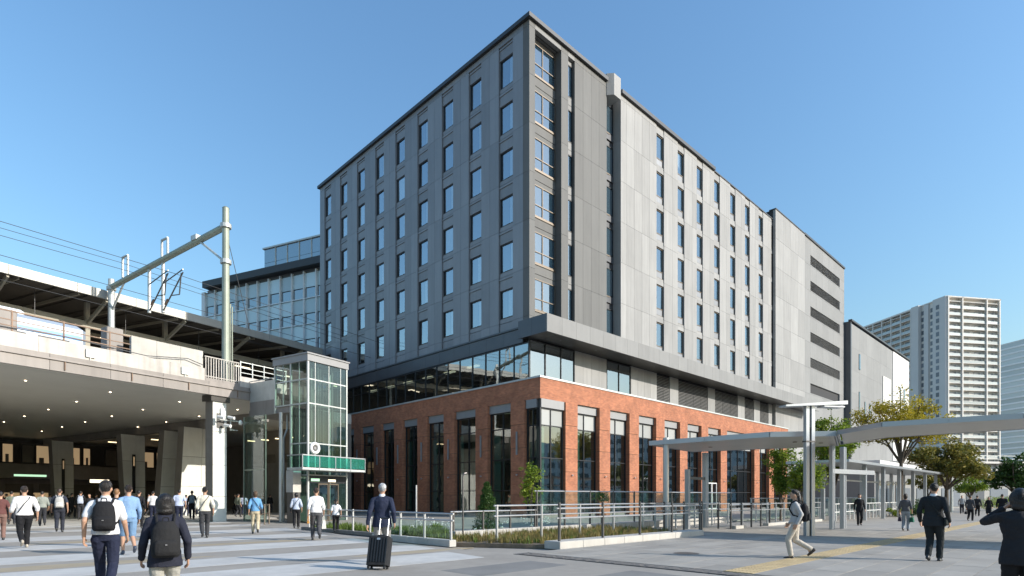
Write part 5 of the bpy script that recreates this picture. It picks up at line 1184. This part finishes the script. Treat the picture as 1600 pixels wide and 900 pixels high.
p = person('man in a white shirt and grey trousers carrying bags towards the lift', at(494,20), 20, 96, 1.8, (.74,.73,.73), (.075,.075,.08), 'half', hair_col=(.035,.022,.015), stride=.7, vox=.012, lead=-1); tote(p, 'white paper tote bag held beside grey trousers', (.68,.66,.6), 1, .13, .3, .09); tote(p, 'orange-brown bag in the hand of the man with the tote', (.5,.24,.06), 0, .12, .1, .05, 'hand_bag')
person('child in a white top and black trousers with a ponytail by the lift', at(525,24), 24, 94, 1.40, (.7,.7,.7), BLACK, 'short', hair='tail', female=True, stride=.5, vox=.013)
p = person('grey-haired man in a navy blazer and grey trousers pulling a suitcase', at(597,13.1), 13.1, 84, 1.79, (.02,.026,.052), (.27,.26,.25), 'long', hair_col=(.3,.3,.3), coat=True, stride=.7, vox=.010, collar=(.7,.7,.72), head_turn=18, build=1.06, arms=((-.30,-.1,.86),None))
# suitcase behind him
sc = thing('suitcase', 'black ribbed wheeled suitcase tilted behind the man in the blazer', 'suitcase', (at(590,11.95),11.95,.0), R(-12))
sc.rotation_euler = (R(-17),0,R(-8))
shell = MB(); shell.bevbox(-.22,-.13,.08,.22,.13,.70,.035); put('shell', shell, pcol('plastic', (.022,.023,.025)), sc)
for k in range(7): pbox('rib', sc, 'frame_dark', -.19+.06*k, -.142, .14, -.165+.06*k, -.13, .64)
for sx in (-.17,.17):
    for sy in (-.09,.09): put('wheel', MB().tube((sx-.015,sy,.04),(sx+.015,sy,.04),.04,n=12).box(sx-.02,sy-.02,.04,sx+.02,sy+.02,.09), 'frame_dark', sc)
    put('handle_tube', MB().tube((sx*.55,.1,.7),(sx*.55,.1,1.12),.011), 'steel', sc)
put('grip', MB().tube((-.11,.1,1.12),(.11,.1,1.12),.017), 'frame_dark', sc); put('top_handle', MB().path([(-.08,0,.7),(-.07,0,.73),(.07,0,.73),(.08,0,.7)], .012), 'frame_dark', sc); pbox('badge', sc, 'steel', -.03, -.145, .6, .04, -.136, .64)
# --- plaza
p = person('woman in a pale grey jacket and beige trousers striding left', at(1243,14.0), 14.0, 178, 1.66, (.42,.41,.4), (.5,.45,.38), 'long', hair='tail', female=True, coat=False, step=(.1,-.36,.17), stride=.55, vox=.010, lead=-1, shoe=(.04,.03,.025)); backpack(p, 'black backpack on the woman striding left', BLACK, w_=.15, hgt=.46, z0=.95)
p = person('man in a dark suit with a shoulder bag standing on the plaza', at(1459,13.4), 13.4, 78, 1.80, (.02,.022,.024), (.018,.022,.024), 'long', coat=True, stride=.3, vox=.010, collar=(.65,.65,.66), hair='short', head_turn=22, build=1.1); sling(p, 'black shoulder bag strap on the man in the dark suit', (.02,.025,.024), -1)
p = person('woman in black holding up a camera, cut off by the right edge', at(1594,6.6), 6.6, 100, 1.59, (.022,.022,.025), (.014,.014,.016), 'long', hair='bob', female=True, coat=True, stride=.15, vox=.0095, build=1.12, arms=((-.12,.25,1.50),(.06,.26,1.50)), head_turn=15)
cm_ = thing('camera', 'small dark camera held up by the woman at the right edge', 'camera', p.location, p.rotation_euler.z); cm_.scale = p.scale; put('camera_body', MB().bevbox(-.08,.31,1.50,.03,.35,1.58,.008), 'frame_dark', cm_); put('lens', MB().tube((-.025,.35,1.54),(-.025,.39,1.54),.028,n=12), 'steel_dark', cm_)
p = person('person in a grey top and pale jeans carrying a bag in each hand', at(1415,25.3), 25.3, 82, 1.62, (.11,.115,.13), (.3,.34,.4), 'half', hair='medium', female=True, stride=.3, vox=.013); tote(p, 'dark green shopping bag beside pale jeans', (.02,.12,.08), 1, .17, .24, .1); tote(p, 'dark violet bag beside the green shopping bag', (.04,.035,.06), 0, .14, .22, .08)
p = person('woman in a black jacket over a white top walking towards us by the canopy posts', at(1343,30), 30, -80, 1.64, BLACK, BLACK, 'long', hair='medium', female=True, coat=True, stride=.35, vox=.013, collar=(.6,.6,.62))
p = person('man in a dark suit with one pale side carrying a case on the yellow path', at(1516,35.5), 35.5, 75, 1.58, (.06,.06,.065), BLACK, 'long', coat=True, stride=.4, vox=.015); tote(p, 'black briefcase carried along the yellow path', BLACK, 0, .2, .2, .07, 'briefcase')
person('woman in a dark skirt suit and pale shoes further along the yellow path', at(1545,41), 41, -95, 1.5, BLACK, BLACK, 'long', 'skirt', hair='medium', female=True, coat=True, stride=.3, shoe=(.4,.3,.2))
person('broad man in black walking beside the woman in pale shoes', at(1566,36), 36, 85, 1.66, BLACK, BLACK, 'long', build=1.15, coat=True, stride=.4)
person('person in black close behind the man with the briefcase', at(1527,44), 44, 85, 1.6, (.03,.03,.033), BLACK, 'long')
person('distant pale-shirted person beside the hedge', at(1503,50), 50, -90, 1.6, (.4,.4,.4), CHAR, 'long')
grow_all()
# dim crowd deep in the concourse: copies of a few figures
crowd_src = [o for o in C.objects if o.get('category') == 'person' and (o.get('label','').startswith(('dark-dressed person with a pale','person in a grey-green top','person in a pale blue','dark-dressed person with a blue','person in black close')))]
spots = [(10,40,1.0),(52,42,.97),(78,45,1.0),(112,41,1.02),(140,36,.98),(150,44,1.0),(172,39,.95),(196,34,1.0),(217,27,1.05),(214,40,.95),(232,45,1.0),(262,42,1.0),(291,45,.96),(308,47,1.0),(33,47,1.0),(105,49,.97),(372,42,1.0),(381,45,.98),(410,47,1.0),(368,50,1.0),(422,52,1.0)]
for i, (px, Y, s) in enumerate(spots):
    src = crowd_src[i % len(crowd_src)]; c = copy_tree(src); c.location = (at(px,Y),Y,.014); c.rotation_euler = (0,0,R(random.uniform(-25,25)+(180 if i % 5 == 4 else 0)))
    k = (1.70/1.75)*s; c.scale = (k,k,k); c['label'] = 'dim figure standing or walking deep in the shaded concourse crowd'; c['group'] = 'dim crowd in the concourse'
for o in C.objects:
    if 'pts' in o: del o['pts']
